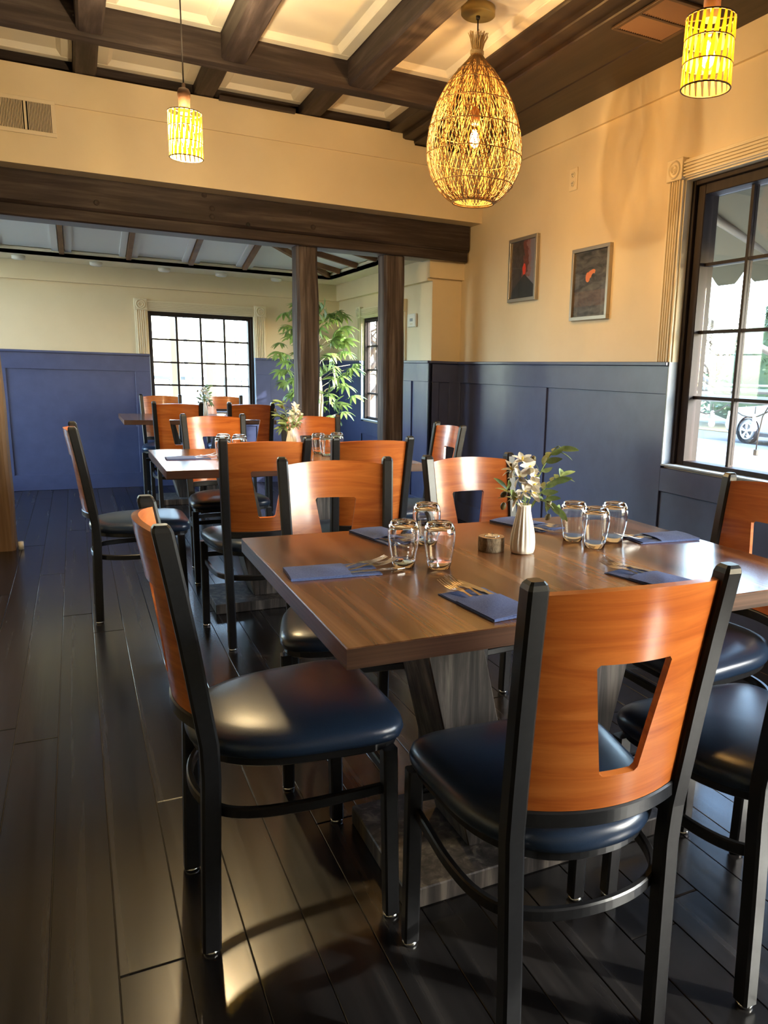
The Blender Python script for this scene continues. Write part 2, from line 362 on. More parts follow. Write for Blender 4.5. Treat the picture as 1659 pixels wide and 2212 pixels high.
# friezes
MB().box(XR-.014, XR, YB, YH, 2.640, 2.785).obj('frieze_board', cream, wall_right)
MB().box(XR-.018, XR, YB, YH, 2.632, 2.641).obj('bead', cream, wall_right)
FZ0, FZ1 = 1.905, 2.07
MB().box(XFL, XF, YF-.045, YF, FZ0, FZ1).obj('frieze_board', cream, wall_far)
MB().box(XF-.045, XF, YS, YF-.045, FZ0, FZ1).obj('frieze_board', cream, wall_fr)
MB().box(XF-.045, XR, YS-.045, YS, FZ0+.02, 2.12).obj('frieze_board', cream, wall_step)

# ---- navy wainscot: sheet, rails, stiles and cap as boards on each wall
def wains(wall, axis, plane, sgn, a0, a1, stiles, holes=(), cap=CAP, rail=1.122, foot=.145, sheet=.012, proud=.012):
    # sgn: direction into the room along axis. stiles: list of (s0,s1); holes: (h0,h1,zsill)
    def B(mb, u0, u1, w0, w1, d0, d1):
        p, q = sorted((plane+sgn*d0, plane+sgn*d1))
        mb.box(p, q, u0, u1, w0, w1) if axis == 'x' else mb.box(u0, u1, p, q, w0, w1)
    segs = []; u = a0
    for h0, h1, zs in sorted(holes): segs.append((u, h0)); u = h1
    segs.append((u, a1))
    mb = MB()
    for u0, u1 in segs: B(mb, u0, u1, 0, cap-.02, 0, sheet)
    for h0, h1, zs in holes: B(mb, h0, h1, 0, zs-.02, 0, sheet)
    mb.obj('wainscot_panel', navy, wall)
    for u0, u1 in segs:
        m = MB(); B(m, u0, u1, rail, cap-.02, sheet, sheet+proud); m.obj('rail', navy, wall, bevel=.002)
        m = MB(); B(m, u0, u1, cap-.02, cap, 0, sheet+proud+.018); m.obj('cap', navy, wall, bevel=.003)
    for h0, h1, zs in holes:
        m = MB(); B(m, h0-.15, h1+.15, zs-.147, zs-.02, sheet, sheet+proud*.9); m.obj('rail', navy, wall, bevel=.002)
    m = MB(); B(m, a0, a1, 0, foot, sheet, sheet+proud); m.obj('rail', navy, wall, bevel=.002)
    for s0, s1 in stiles:
        m = MB(); B(m, s0, s1, foot, rail, sheet, sheet+proud); m.obj('stile', navy, wall, bevel=.002)
wains(wall_right, 'x', XR, -1, YB, YS, [(5.70, YS), (4.385, 4.545), (3.204, 3.41), (1.70, 1.90), (.78, .95)], [(-1.7, .75, .75), (1.896, 3.204, .75)])
wains(wall_far, 'y', YF, -1, XFL, XF, [(-.70, -.55), (.521, .66), (1.665, 1.815), (2.44, XF)], [(.66, 1.665, .74)])
wains(wall_fr, 'x', XF, -1, YS-.024, YF, [(YS-.024, 5.90), (6.12, 6.40), (7.42, 7.60)], [(6.40, 7.42, .72)])
wains(wall_step, 'y', YS, -1, XF-.024, XR, [(XF-.024, 2.625), (2.72, XR)])

# ---- windows
def window(n, axis, plane, sgn, a0, a1, z0, z1, ga0, ga1, gz0, gz1, nc, nr, label, casing=True, sillm=sill_blue, cz0=CAP, mw=.018, g=.10, fo=.05):
    """plane = room face of the wall, sgn = outward direction along axis; a = along wall."""
    root = link('window_%d' % n, None); struct(root, label)
    def B(mb, u0, u1, w0, w1, d0, d1):
        p, q = sorted((plane+sgn*d0, plane+sgn*d1))
        mb.box(p, q, u0, u1, w0, w1) if axis == 'x' else mb.box(u0, u1, p, q, w0, w1); return mb
    fi = .045 if g > .06 else .02; wd = MB
    fr = MB(); B(fr, a0, ga0, z0, z1, g-fi, g+fo); B(fr, ga1, a1, z0, z1, g-fi, g+fo); B(fr, ga0, ga1, z0, gz0, g-fi, g+fo); B(fr, ga0, ga1, gz1, z1, g-fi, g+fo)
    fr.obj('frame', win_dark, root, bevel=.003)
    st = MB(); e = .028
    B(st, a0, a0+e, z0, z1, g-fi-.02, g-fi); B(st, a1-e, a1, z0, z1, g-fi-.02, g-fi); B(st, a0+e, a1-e, z1-e, z1, g-fi-.02, g-fi)
    st.obj('stop', win_dark, root, bevel=.003)
    pw, ph = (ga1-ga0)/nc, (gz1-gz0)/nr
    for i in range(1, nc): B(MB(), ga0+i*pw-mw/2, ga0+i*pw+mw/2, gz0, gz1, g-.012, g+.022).obj('muntin', win_dark, root)
    for j in range(1, nr): B(MB(), ga0, ga1, gz0+j*ph-mw*.45, gz0+j*ph+mw*.45, g-.010, g+.020).obj('muntin', win_dark, root)
    for i in range(nc):
        for j in range(nr): B(MB(), ga0+i*pw+mw/2, ga0+(i+1)*pw-mw/2, gz0+j*ph+mw*.45, gz0+(j+1)*ph-mw*.45, g+.003, g+.007).obj('pane', pane_m, root)
    # reveal boards: cream above the cap, pale blue beside the wainscot
    for u0, u1 in ((a0-.004, a0+.004), (a1-.004, a1+.004)):
        if cz0 > z0:
            B(MB(), u0, u1, z0, cz0, -.024, g-fi).obj('reveal', sillm, root); B(MB(), u0, u1, cz0, z1, -.006, g-fi).obj('reveal', trimm, root)
    B(MB(), a0, a1, z1-.004, z1+.004, -.004, g-fi).obj('reveal', trimm, root)
    B(MB(), a0-.004, a1+.004, z0-.009, z0+.002, -.028, g+.06).obj('sill', sillm, root, bevel=.003)
    if casing:
        cw = .112
        for u0, u1 in ((a0-cw, a0-.004), (a1+.004, a1+cw)):
            m = MB(); B(m, u0, u1, cz0, z1, -.020, 0); nf = 5; fwid = (u1-u0-.02)/nf
            for k in range(nf): B(m, u0+.01+k*fwid+.005, u0+.01+(k+1)*fwid-.005, cz0, z1, -.030, -.020)
            m.obj('casing', trimm, root, bevel=.0015)
            m = MB(); B(m, u0-.004, u1+.004, z1, z1+.104, -.038, 0); m.obj('corner_block', trimm, root, bevel=.002)
            cu, cz = (u0+u1)/2, z1+.052
            ro = MB()
            for r1_, r2_, hh in ((.045, .034, .008), (.024, .014, .010), (.008, 0, .006)):
                rings = []
                for rr, d in ((r1_, 0), ((r1_*2+r2_)/3, hh), ((r1_+r2_*2)/3, hh), (r2_, 0)):
                    ring = []
                    for q in range(20):
                        t = 2*PI*q/20; du, dz = rr*math.cos(t), rr*math.sin(t); dd = plane-sgn*(.038+d)
                        ring.append((dd, cu+du, cz+dz) if axis == 'x' else (cu+du, dd, cz+dz))
                    rings.append(ring)
                ro.rings(rings, cap0=False, cap1=False)
            ro.obj('rosette', trimm, root)
        m = MB(); B(m, a0-.004, a1+.004, z1+.004, z1+.092, -.020, 0)
        for k in range(5): B(m, a0-.004, a1+.004, z1+.010+k*.0155, z1+.010+k*.0155+.0095, -.030, -.020)
        m.obj('casing', trimm, root, bevel=.0015)
    return root
window(1, 'x', XR, 1, 1.90, 3.20, .75, 2.19, 2.0, 3.12, .775, 2.114, 4, 4, 'tall dark framed window in the side wall looking out on a parked car')
window(2, 'y', YF, 1, .66, 1.665, .74, 1.70, .70, 1.615, .775, 1.658, 4, 4, 'dark framed window in the end wall of the far room')
window(3, 'x', XF, 1, 6.40, 7.42, .72, 1.70, 6.44, 7.385, .745, 1.66, 4, 4, 'dark framed window beside the indoor tree', g=.05, fo=.012)
for k, (ax, pl, sg, a0, a1, z0, z1) in enumerate([('x', XFL, -1, 6.12, 8.08, .15, 2.25), ('x', XR, 1, -1.7, .75, .75, 2.19)]):  # the far room one is an unseen window added for more daylight
    window(4+k, ax, pl, sg, a0, a1, z0, z1, a0+.07, a1-.07, z0+.05, z1-.07, 4, 3, 'dark framed window outside the picture', casing=False)
    c = (pl+sg*.2, (a0+a1)/2, (z0+z1)/2) if ax == 'x' else ((a0+a1)/2, pl+sg*.2, (z0+z1)/2)
    rot = (0, math.radians(90)*(1 if sg > 0 else -1), 0) if ax == 'x' else (math.radians(90)*(-1 if sg > 0 else 1), 0, 0)
    portal(c, (z1-z0, a1-a0) if ax == 'x' else (a1-a0, z1-z0), rot)
portal((XR+.2, 2.55, 1.47), (1.5, 1.3), (0, math.radians(90), 0))
portal((1.16, YF+.2, 1.22), (1.0, 1.0), (math.radians(-90), 0, 0))
portal((XF+.2, 6.91, 1.21), (1.0, 1.02), (0, math.radians(90), 0))

# ---- front ceiling: panels, joists, cross beams, soffit boards
CZ = 2.885
ceiling = struct(MB().box(XL-WT, XR+WT, YB-WT, 6.05, CZ+.07, CZ+.14).box(XFL-WT, XR+WT, 6.05, YF+WT, CZ+.07, CZ+.14).obj('ceiling', white_panel), 'white panelled ceiling between dark hewn joists')
JX = [.108-.666*k for k in (4, 3, 2, 1)] + [.108, .774, 1.44]
JWD = .122
for i, jx in enumerate(JX):
    hewn('joist', timber['y'], jx, jx+JWD+(.02 if jx > 1 else 0), YB, 4.44, 2.73, CZ+.02, 'y', ceiling, .006, 40, i+1)
    hewn('joist', timber['y'], jx, jx+JWD+(.02 if jx > 1 else 0), 4.54, YH+.06, 2.846, CZ+.08, 'y', ceiling, .005, 14, i+71)
XB = [(4.435, 4.545), (2.05, 2.17), (-.4, -.28)]
for i, (b0, b1) in enumerate(XB):
    hewn('cross_beam', timber['x'], XL, 2.09, b0, b1, 2.715, CZ+.07, 'x', ceiling, .005, 40, i+20)
edges = [XL]+[v for j in JX for v in (j, j+JWD+(.02 if j > 1 else 0))]+[2.075]
rows = [(YB, -.4), (-.28, 2.05), (2.17, 4.435), (4.545, YH-.002)]
for k in range(0, len(edges)-1, 2):
    x0, x1 = edges[k], edges[k+1]
    if x1 < -1.5: continue
    for (y0, y1) in rows[1:]:
        CZ = 2.930 if y1 > 5 else 2.885
        MB().box(x0, x1, y0, y1, CZ, CZ+.012).obj('panel', white_panel, ceiling)
        w = .062
        for bx_ in ((x0, x1, y0, y0+w), (x0, x1, y1-w, y1), (x0, x0+w, y0+w, y1-w), (x1-w, x1, y0+w, y1-w)):
            MB().box(*bx_, CZ-.030, CZ).obj('panel_moulding', white_panel, ceiling, bevel=.004)
        i = .02
        for (p, q, n_) in (((x0+w, y0+w), (x1-w, y0+w), (0, 1)), ((x0+w, y1-w), (x1-w, y1-w), (0, -1)), ((x0+w, y0+w), (x0+w, y1-w), (1, 0)), ((x1-w, y0+w), (x1-w, y1-w), (-1, 0))):
            m = MB(); a = Vector((*p, CZ)); b = Vector((*q, CZ)); nn = Vector((*n_, 0))*i
            vs = [a, b, b+nn, a+nn, a-Vector((0,0,.024)), b-Vector((0,0,.024))]
            m.add(vs, [(0,1,2,3), (0,4,5,1), (4,3,2,5), (0,3,4), (1,5,2)]); m.obj('panel_bead', white_panel, ceiling)
CZ = 2.885
for i, (x0, x1, z0) in enumerate([(2.07, 2.20, 2.838), (2.165, 2.285, 2.806), (2.25, 2.545, 2.782), (2.547, XR, 2.7815)]):
    hewn('soffit_board', soffit_wood, x0, x1, YB, YH-.001, z0, CZ+.02 if i < 2 else 2.83, 'y', ceiling, .0015, 30, i+40, ch=.006)
MB().box(2.30, XR, YB, YH, 2.83, CZ+.07).obj('soffit_core', soffit_wood, ceiling)
MB().box(XL, XR, YH+.10, YH+.158, 2.74, CZ+.07).obj('blocking', timber['x'], ceiling)  # added dark closure behind the header top, keeps sky out of the gap
# loose timber ends above the header wall
hewn('blocking', timber['x'], .92, 1.40, 5.40, 5.432, 2.835, 2.862, 'x', ceiling, .003, 8, 60, ch=.003)

# ---- header beam and posts
def tagged(o, label, cat, group=None): return tag(o, label, cat, group)
hb = thing('header_beam', 'long dark hewn timber beam spanning the opening to the far room', 'beam', (0, 0, 0))
hewn('timber', timber['x'], XL, XR-.012, 5.616, 5.88, 2.125, 2.345, 'x', hb, .005, 60, 3, ch=.016)
hewn('lower_board', timber['x'], XL, XR-.02, 5.632, 5.66, 2.052, 2.128, 'x', hb, .003, 60, 4, ch=.008)
MB().box(XL, 2.66, 5.662, 5.87, 2.056, 2.122).obj('under_board', siding, hb, bevel=.004)
bolt_me = MB().lathe([(.017, 0), (.017, .003), (.013, .005), (.011, .003), (0.0005, .003)], 14).mesh('bolt_plug', timber['x'])
for (bx, bz) in ((.194, 2.175), (.839, 2.300), (.886, 2.222), (.884, 2.171), (1.567, 2.178), (-.6, 2.25), (1.54, 2.27)):
    link('bolt_plug', bolt_me, hb, (bx, 5.613, bz), rot=(PI/2, 0, 0))
hole = MB().lathe([(.014, 0), (.014, .004), (.0005, .004)], 14).mesh('peg_hole', dark_slot)
link('peg_hole', hole, hb, (1.118, 5.6145, 2.147), rot=(PI/2, 0, 0))
p1 = hewn('timber_post', post_wood, 1.462, 1.622, 5.67, 5.83, 0, 2.055, 'z', None, .009, 46, 11, ch=.02); tag(p1, 'cracked hewn timber post in front of the indoor tree', 'post', 'timber posts under the header beam')
p2 = hewn('timber_post', post_wood, 2.126, 2.294, 5.67, 5.83, 0, 2.055, 'z', None, .007, 46, 12, ch=.02); tag(p2, 'hewn timber post beside the navy return wall', 'post', 'timber posts under the header beam')
p3 = hewn('timber_post', pillar_wood, -.66, -.405, 5.56, 5.80, 0, 2.055, 'z', None, .010, 46, 13, ch=.02); tag(p3, 'rough brown split timber post at the aisle edge', 'post', 'timber posts under the header beam')
plug = MB().lathe([(.016, 0), (.016, .05), (.0005, .05)], 12).obj('pipe_stub', white_plastic, None, loc=(-.378, 5.60, 0)); tag(plug, 'short white pipe stub at the foot of the brown post', 'pipe stub')

# ---- far room: ledge with puck lights, sloping ceiling with rafters
LZ = 2.068
led = MB().box(XFL, XF, 7.70, YF, LZ, LZ+.03).box(2.31, XF, 5.90, 7.70, LZ, LZ+.03).box(XFL, 2.31, 7.70, 7.72, LZ, LZ+.055).box(2.31, 2.33, 5.90, 7.70, LZ, LZ+.055)
ceil2 = struct(led.obj('ceiling_far', trimm), 'white sloping ceiling of the far room with brown rafters')
SL = .2
def zs(d): return LZ+.06+SL*d
YT = 5.88
# bays on the far slope
RX = [-.03-.52*k for k in range(2, 0, -1)]+[-.03, .49, 1.01, 1.487]
def far_bay(x0, x1, name='panel'):
    # hip: x = 2.31-(7.70-y)
    pts = []
    ylim = lambda xx: max(YT, 7.70-(2.31-xx)) if xx > 2.31-(7.70-YT) else YT
    y0, y1 = ylim(x0), ylim(x1)
    P = [(x0, 7.70), (x1, 7.70), (x1, y1), (x0, y0)]
    return P
def slope_mesh(P, f, th=.012, off=0):
    top = [Vector((x_, y_, f(x_, y_)+off)) for x_, y_ in P]; n = len(P)
    vs = top+[v+Vector((0, 0, th)) for v in top]
    return MB().add(vs, [tuple(range(n)), tuple(range(2*n-1, n-1, -1))]+[(i, n+i, n+(i+1)%n, (i+1)%n) for i in range(n)])
ff = lambda x_, y_: zs(7.70-y_)
fr_ = lambda x_, y_: zs(2.31-x_)
xs = [XFL]+RX+[2.31]
for i in range(len(xs)-1):
    P = far_bay(xs[i], xs[i+1]); slope_mesh(P, ff).obj('panel', ceil_white, ceil2)
    for (xa, xb) in ((xs[i]+.025, xs[i]+.075), (xs[i+1]-.075, xs[i+1]-.025)):
        if xs[i+1] > 2.3 and xa > 2: continue
        slope_mesh(far_bay(xa, xb), ff, .02, -.018).obj('panel_moulding', ceil_white, ceil2)
for x_ in RX:
    ye = max(YT, 7.70-(2.31-x_))
    MB().bar((x_, 7.69, ff(x_, 7.69)-.02), (x_, ye, ff(x_, ye)-.02), .038, .05).obj('rafter', rafter_wood, ceil2)
MB().bar((2.30, 7.69, zs(.01)-.02), (2.31-1.82, YT, zs(1.82)-.02), .04, .055).obj('rafter', rafter_wood, ceil2)
RY = [7.336, 6.835, 6.33, YT]
ys = [7.70]+RY
for i in range(len(ys)-1):
    y0, y1 = ys[i], ys[i+1]
    P = [(2.31, y0), (2.31, y1), (2.31-(7.70-y1), y1), (2.31-(7.70-y0), y0)]
    if i == 0: P = [(2.31, y0), (2.31, y1), (2.31-(7.70-y1), y1)]
    slope_mesh(P, fr_).obj('panel', ceil_white, ceil2)
for y_ in RY[:-1]:
    MB().bar((2.30, y_, zs(.01)-.02), (2.31-(7.70-y_), y_, zs(7.70-y_)-.02), .038, .05, up=(0,0,1)).obj('rafter', rafter_wood, ceil2)
# roof deck above so no sky leaks in
MB().box(XFL-WT, XF+WT, YH+.16, YF+WT, 2.68, 2.74).obj('roof_deck', siding, ceil2)

puck_names = ['first from the aisle', 'second from the aisle', 'third from the aisle', 'fourth from the aisle', 'fifth, closest to the indoor tree']
for k, (px, py) in enumerate(((-.36, 7.86), (.235, 7.88), (.80, 7.90), (1.31, 7.92), (1.84, 7.94))):
    t = thing('puck_light', 'white round ledge spotlight, ' + puck_names[k], 'ceiling light', (px, py, LZ), 0, 'puck lights on the far ledge')
    MB().lathe([(.052, 0), (.052, -.026), (.044, -.032), (.0005, -.032)], 24).obj('housing', white_plastic, t)
    MB().lathe([(.040, -.0335), (.036, -.030), (.0005, -.0295)], 24, cap1=True).obj('lens', frost, t)

# ================================================================== dining chairs
def rear_path(s):
    return [Vector((s*.150, -.190, .010)), Vector((s*.1515, -.184, .22)), Vector((s*.154, -.178, .40)), Vector((s*.157, -.180, .47)), Vector((s*.160, -.191, .55)), Vector((s*.164, -.209, .68)), Vector((s*.168, -.228, .80)), Vector((s*.1715, -.246, .905))]
def lerp_path(path, z):
    for a, b in zip(path, path[1:]):
        if a.z <= z <= b.z: return a.lerp(b, (z-a.z)/(b.z-a.z))
    return path[-1]
def seat_outline(sc=1.0, n=64):
    pts = []
    for i in range(n):
        t = 2*PI*i/n; c, s = math.cos(t), math.sin(t)
        e = 5.5 if s > 0 else 2.4
        r = (abs(c)**e+abs(s)**e)**(-1/e)
        yy = s*r*.220+.014; k = (yy+.2)/.43
        xx = c*r*(.178+.050*max(0, min(1, k)))
        pts.append((xx*sc, (yy-.01)*sc+.01))
    return pts
def make_chair():
    root = link('dining_chair', None); root.empty_display_size = .1
    # seat cushion
    m = MB(); m.rings([[(x_, y_, z_) for x_, y_ in seat_outline(s_)] for s_, z_ in ((.955, .424), (.985, .427), (1.0, .435), (1.003, .444), (.99, .455), (.96, .463), (.90, .470), (.78, .476), (.6, .480), (.4, .4825), (.2, .4835), (.04, .484))])
    m.obj('seat', vinyl, root)
    m = MB(); m.rings([[(x_, y_, z_) for x_, y_ in seat_outline(s_)] for s_, z_ in ((.84, .405), (.93, .405), (.945, .408), (.945, .4235), (.84, .4235))], cap0=False, cap1=False, smooth=False)
    m.rings([[(x_, y_, z_) for x_, y_ in seat_outline(s_)] for s_, z_ in ((.84, .4235), (.84, .405))], cap0=False, cap1=True, smooth=False)
    m.obj('seat_frame', black_metal, root)
    gl = MB().lathe([(.015, 0), (.017, .003), (.016, .009), (.008, .011), (.008, .022)], 16).mesh('glide', chrome)
    for s in (-1, 1):
        p = rear_path(s); top = p[-1]; d = (p[-1]-p[-2]).normalized()
        m = MB(); W_, D_, C_ = .034, .037, .005; rings = []
        allp = [(q, 1) for q in p]+[(top+d*.008, .86), (top+d*.013, .62)]
        for i, (q, k) in enumerate(allp):
            pts = [(-W_/2+C_,-D_/2),(W_/2-C_,-D_/2),(W_/2,-D_/2+C_),(W_/2,D_/2-C_),(W_/2-C_,D_/2),(-W_/2+C_,D_/2),(-W_/2,D_/2-C_),(-W_/2,-D_/2+C_)]
            rings.append([q+Vector((u*k, v*k, 0)) for u, v in pts])
        m.rings(rings, smooth=False)
        leg = m.obj('leg', black_metal, root); link('glide', gl, leg, (p[0].x, p[0].y, 0))
        f0, f1 = Vector((s*.202, .180, .41)), Vector((s*.203, .188, .010)); m = MB(); rings = []
        for q, k in ((f1, 1), (f1.lerp(f0, .5), 1), (f0, 1)):
            pts = [(-.016+.004,-.016),(.016-.004,-.016),(.016,-.012),(.016,.012),(.012,.016),(-.012,.016),(-.016,.012),(-.016,-.012)]
            rings.append([q+Vector((u, v, 0)) for u, v in pts])
        m.rings(rings, smooth=False); leg = m.obj('leg', black_metal, root); link('glide', gl, leg, (f1.x, f1.y, 0))
    # horseshoe stretcher and front bar
    half = [(.196, .165), (.196, .09), (.195, .01), (.186, -.07), (.168, -.125), (.140, -.160), (.095, -.184), (.045, -.196)]
    ctl = [Vector((-x_, y_, .314)) for x_, y_ in half]+[Vector((0, -.199, .314))]+[Vector((x_, y_, .314)) for x_, y_ in half[::-1]]; path = []
    for i in range(len(ctl)-1):
        p0, p1_, p2_, p3_ = ctl[max(i-1, 0)], ctl[i], ctl[i+1], ctl[min(i+2, len(ctl)-1)]
        for k in range(3):
            t = k/3; path.append(.5*((2*p1_)+(p2_-p0)*t+(2*p0-5*p1_+4*p2_-p3_)*t*t+(3*p1_-p0-3*p2_+p3_)*t*t*t))
    path.append(ctl[-1])
    MB().sweep_rect(path, .014, .024, .003).obj('stretcher', black_metal, root)
    MB().sweep_rect([(-.186, .182, .345), (0, .182, .345), (.186, .182, .345)], .014, .022, .003).obj('front_bar', black_metal, root)
    # curved wooden back with trapezoid window
    Z0, Z1, H0, H1 = .522, .893, .582, .782
    zz = [Z0, .535, .56, H0, H0+.006, .615, .65, .69, .73, .76, H1-.006, H1, .80, .825, .85, .875, Z1-.006, Z1]
    nc = 6
    F, Bk, mask = [], [], []
    for zi, z_ in enumerate(zz):
        lp = lerp_path(rear_path(1), z_); w_ = lp.x-.012; yb = lp.y
        hw = .035+(.068-.035)*(z_-H0)/(H1-H0)
        if zi in (3, 11): hw -= .006
        hw = max(.026, min(.075, hw))
        us = [-w_+(w_-hw)*k/nc for k in range(nc)]+[-hw+2*hw*k/6 for k in range(6)]+[hw+(w_-hw)*k/nc for k in range(nc+1)]
        sag = .006*((z_-Z0)/(Z1-Z0))
        fr, br = [], []
        for u in us:
            t = u/w_; bow = -.040*(1-t*t)
            tz = z_ + (.010*(1-t*t) if z_ > Z1-.007 else 0)
            n_ = Vector((-.08*t*2, 1, .15)).normalized()
            c = Vector((u, yb+bow+.004, tz)); fr.append(c+n_*.0065); br.append(c-n_*.0065)
        F.append(fr); Bk.append(br)
    for zi in range(len(zz)-1):
        mask.append([not (3 <= zi < 11 and nc <= j < nc+6) for j in range(2*nc+6)])
    MB().shell(F, Bk, mask).obj('backrest', chair_wood, root)
    rp_ = []
    for k in range(25):
        t = -1+2*k/24; lp = lerp_path(rear_path(1), .506); rp_.append((t*(lp.x-.010), lp.y-.040*(1-t*t)+.002, .506))
    MB().sweep_rect(rp_, .020, .029, .003).obj('back_rail', black_metal, root)
    return root
chair0 = make_chair()
R = math.radians
# x, y of floor centre, turn (0 = sitter faces +y), label, group
TA, TM, TF = 'chairs round the front table', 'chairs round the middle table', 'chairs round the far table'
CH = [
 (.368, 1.620, R(-90), 'chair at the aisle end of the front table, amber lamp glow on its seat', TA),
 (.750, 1.116, R(-4.5), 'chair with its full wooden back to the viewer, tucked into the front table', TA),
 (1.247, 1.075, R(-1), 'chair beside it at the front table, only its navy seat and one leg in view', TA),
 (.708, 2.190, R(180-9), 'chair facing the viewer across the front table, behind the aisle side glasses', TA),
 (1.262, 2.190, R(180+5), 'chair facing the viewer across the front table, behind the vase of white flowers', TA),
 (1.575, 1.590, R(90), 'chair at the window end of the front table, just below the window sill', TA),
 (.222, 3.985, R(-90), 'chair at the aisle end of the middle table, seen side on', TM),
 (.682, 3.430, R(0), 'chair with its back to the viewer at the middle table, its legs in view', TM),
 (1.142, 3.415, R(0), 'chair with its back to the viewer at the middle table, on the wall side', TM),
 (.735, 4.560, R(180+3), 'chair facing the viewer across the middle table, behind the aisle side glasses', TM),
 (1.285, 4.560, R(180-6), 'chair facing the viewer across the middle table, in front of the cracked post', TM),
 (1.640, 3.965, R(90), 'chair at the wall end of the middle table, against the dark wainscot', TM),
 (.715, 6.62, R(-4), 'chair with its back to the viewer at the far table, aisle side', TF),
 (1.255, 6.62, R(0), 'chair with its back to the viewer at the far table, tree side', TF),
 (.715, 7.66, R(180), 'chair facing the viewer behind the far table, beside the navy panel', TF),
 (1.285, 7.66, R(180), 'chair facing the viewer behind the far table, under the window panes', TF),
]
for i, (x_, y_, a, lab, g) in enumerate(CH):
    o = chair0 if i == 0 else copy_tree(chair0)
    o.location = (x_, y_, 0); o.rotation_euler = (0, 0, a); tag(o, lab, 'chair', g)

# ================================================================== tables
TZ = .75
def make_table():
    root = link('dining_table', None)
    m = MB().box(-.605, .605, -.4525, .4525, TZ-.038, TZ)
    top = m.obj('tabletop', walnut, root, bevel=.0015)
    e = MB().box(-.6058, .6058, -.4533, .4533, TZ-.0372, TZ-.0016)
    e.obj('edge_band', walnut_edge, top)
    for s in (-1, 1):
        x1, x0 = s*.262, s*.108
        m = MB(); hw, hd = .073, .10
        vs = [(x0-hw,-hd,.05),(x0+hw,-hd,.05),(x0+hw,hd,.05),(x0-hw,hd,.05),(x1-hw,-hd,TZ-.038),(x1+hw,-hd,TZ-.038),(x1+hw,hd,TZ-.038),(x1-hw,hd,TZ-.038)]
        m.add(vs, [(0,3,2,1),(4,5,6,7),(0,1,5,4),(1,2,6,5),(2,3,7,6),(3,0,4,7)]); m.obj('leg', base_wood, root, bevel=.003)
    MB().box(-.385, .385, -.195, .195, 0, .05).obj('base', base_wood, root, bevel=.003)
    return root
t0 = make_table()
for i, (x_, y_, lab) in enumerate([(.975, 1.602, 'walnut dining table in front, set with blue napkins and two clusters of glasses'), (.93, 3.955, 'walnut dining table in the middle of the row, before the timber posts'), (.935, 7.20, 'walnut dining table in the far room under the window')]):
    o = t0 if i == 0 else copy_tree(t0)
    o.location = (x_, y_, 0); tag(o, lab, 'table', 'dining tables in a row')

# ================================================================== glasses
gp = [(.0265, 0), (.030, .020), (.0345, .045), (.0372, .068), (.0370, .085), (.0345, .098), (.030, .106), (.026, .109)]
gi = [(.0252, 0), (.0287, .020), (.0331, .045), (.0357, .068), (.0353, .083), (.0325, .093), (.026, .098), (.012, .0995), (.0005, .0998)]
m = MB(); n = 40
prof = gp+[(.018, .1085), (.012, .107), (.0005, .1065)]
rings = [[(r*math.cos(2*PI*j/n), r*math.sin(2*PI*j/n), z_) for j in range(n)] for r, z_ in gi[::-1]+[((.0252+.0265)/2, -.0004)]+prof]
m.rings(rings)
glass_me = m.mesh('tumbler', tumbler, weld=False)
GA, GB = 'upturned glasses on the front table', 'upturned glasses on the middle table'
for x_, y_, lab, g, z_ in [
 (.663, 1.630, 'upturned glass on the front table, closest to the aisle napkin', GA, TZ), (.735, 1.585, 'upturned glass on the front table, beside the bark candle holder', GA, TZ), (.812, 1.835, 'upturned glass half hidden at the back of the aisle side trio', GA, TZ),
 (1.216, 1.735, 'upturned glass beside the white vase on the front table', GA, TZ), (1.222, 1.640, 'upturned glass standing frontmost in the window side trio', GA, TZ), (1.322, 1.690, 'upturned glass of the window side trio nearest the navy wall', GA, TZ),
 (.630, 3.93, 'upturned glass on the middle table, beside its blue napkin', GB, TZ), (.728, 4.02, 'upturned glass on the middle table, behind the first of the pair', GB, TZ), (.655, 4.06, 'upturned glass at the back of the aisle side set on the middle table', GB, TZ),
 (1.150, 4.06, 'upturned glass beside the vase on the middle table', GB, TZ), (1.160, 3.94, 'upturned glass in front of the wall side set on the middle table', GB, TZ), (1.265, 4.10, 'upturned glass of the middle table nearest the wall', GB, TZ),
 (1.30, 7.15, 'upturned glass on the far table beside its flower vase', 'upturned glasses on the far table', TZ), (.66, 7.12, 'upturned glass on the far table on the aisle side', 'upturned glasses on the far table', TZ)]:
    tag(link('tumbler', glass_me, None, (x_, y_, z_+.0006)), lab, 'glass', g)

# ================================================================== napkin pockets, forks, knives
def napkin_mesh():
    # +x is the open end; origin at centre of the lower layer
    m = MB()
    def sheet(x0, x1, w, z, th, dome, nx=10, ny=8, skew=0):
        F, B = [], []
        for i in range(nx+1):
            fr, br = [], []
            for j in range(ny+1):
                u, v = i/nx, j/ny; xx = x0+(x1-x0)*u + skew*(v-.5); yy = -w/2+w*v
                zz = z+dome*math.sin(PI*v)*(1-.65*(1-u)**3)*(.75+.25*math.sin(9*u+5*v))
                br.append(Vector((xx, yy, zz))); fr.append(Vector((xx, yy, zz+th)))
            F.append(fr); B.append(br)
        m.shell(F, B, [[True]*ny for _ in range(nx)])
    sheet(-.102, .100, .108, .0002, .0016, .0)
    sheet(-.102, .092, .106, .0020, .0016, .0012)
    sheet(-.103, .030, .107, .0042, .0016, .0072)
    sheet(-.1035, -.099, .106, .0006, .0046, .0005, 2)
    return m.mesh('napkin', napkin)
nap_me = napkin_mesh()
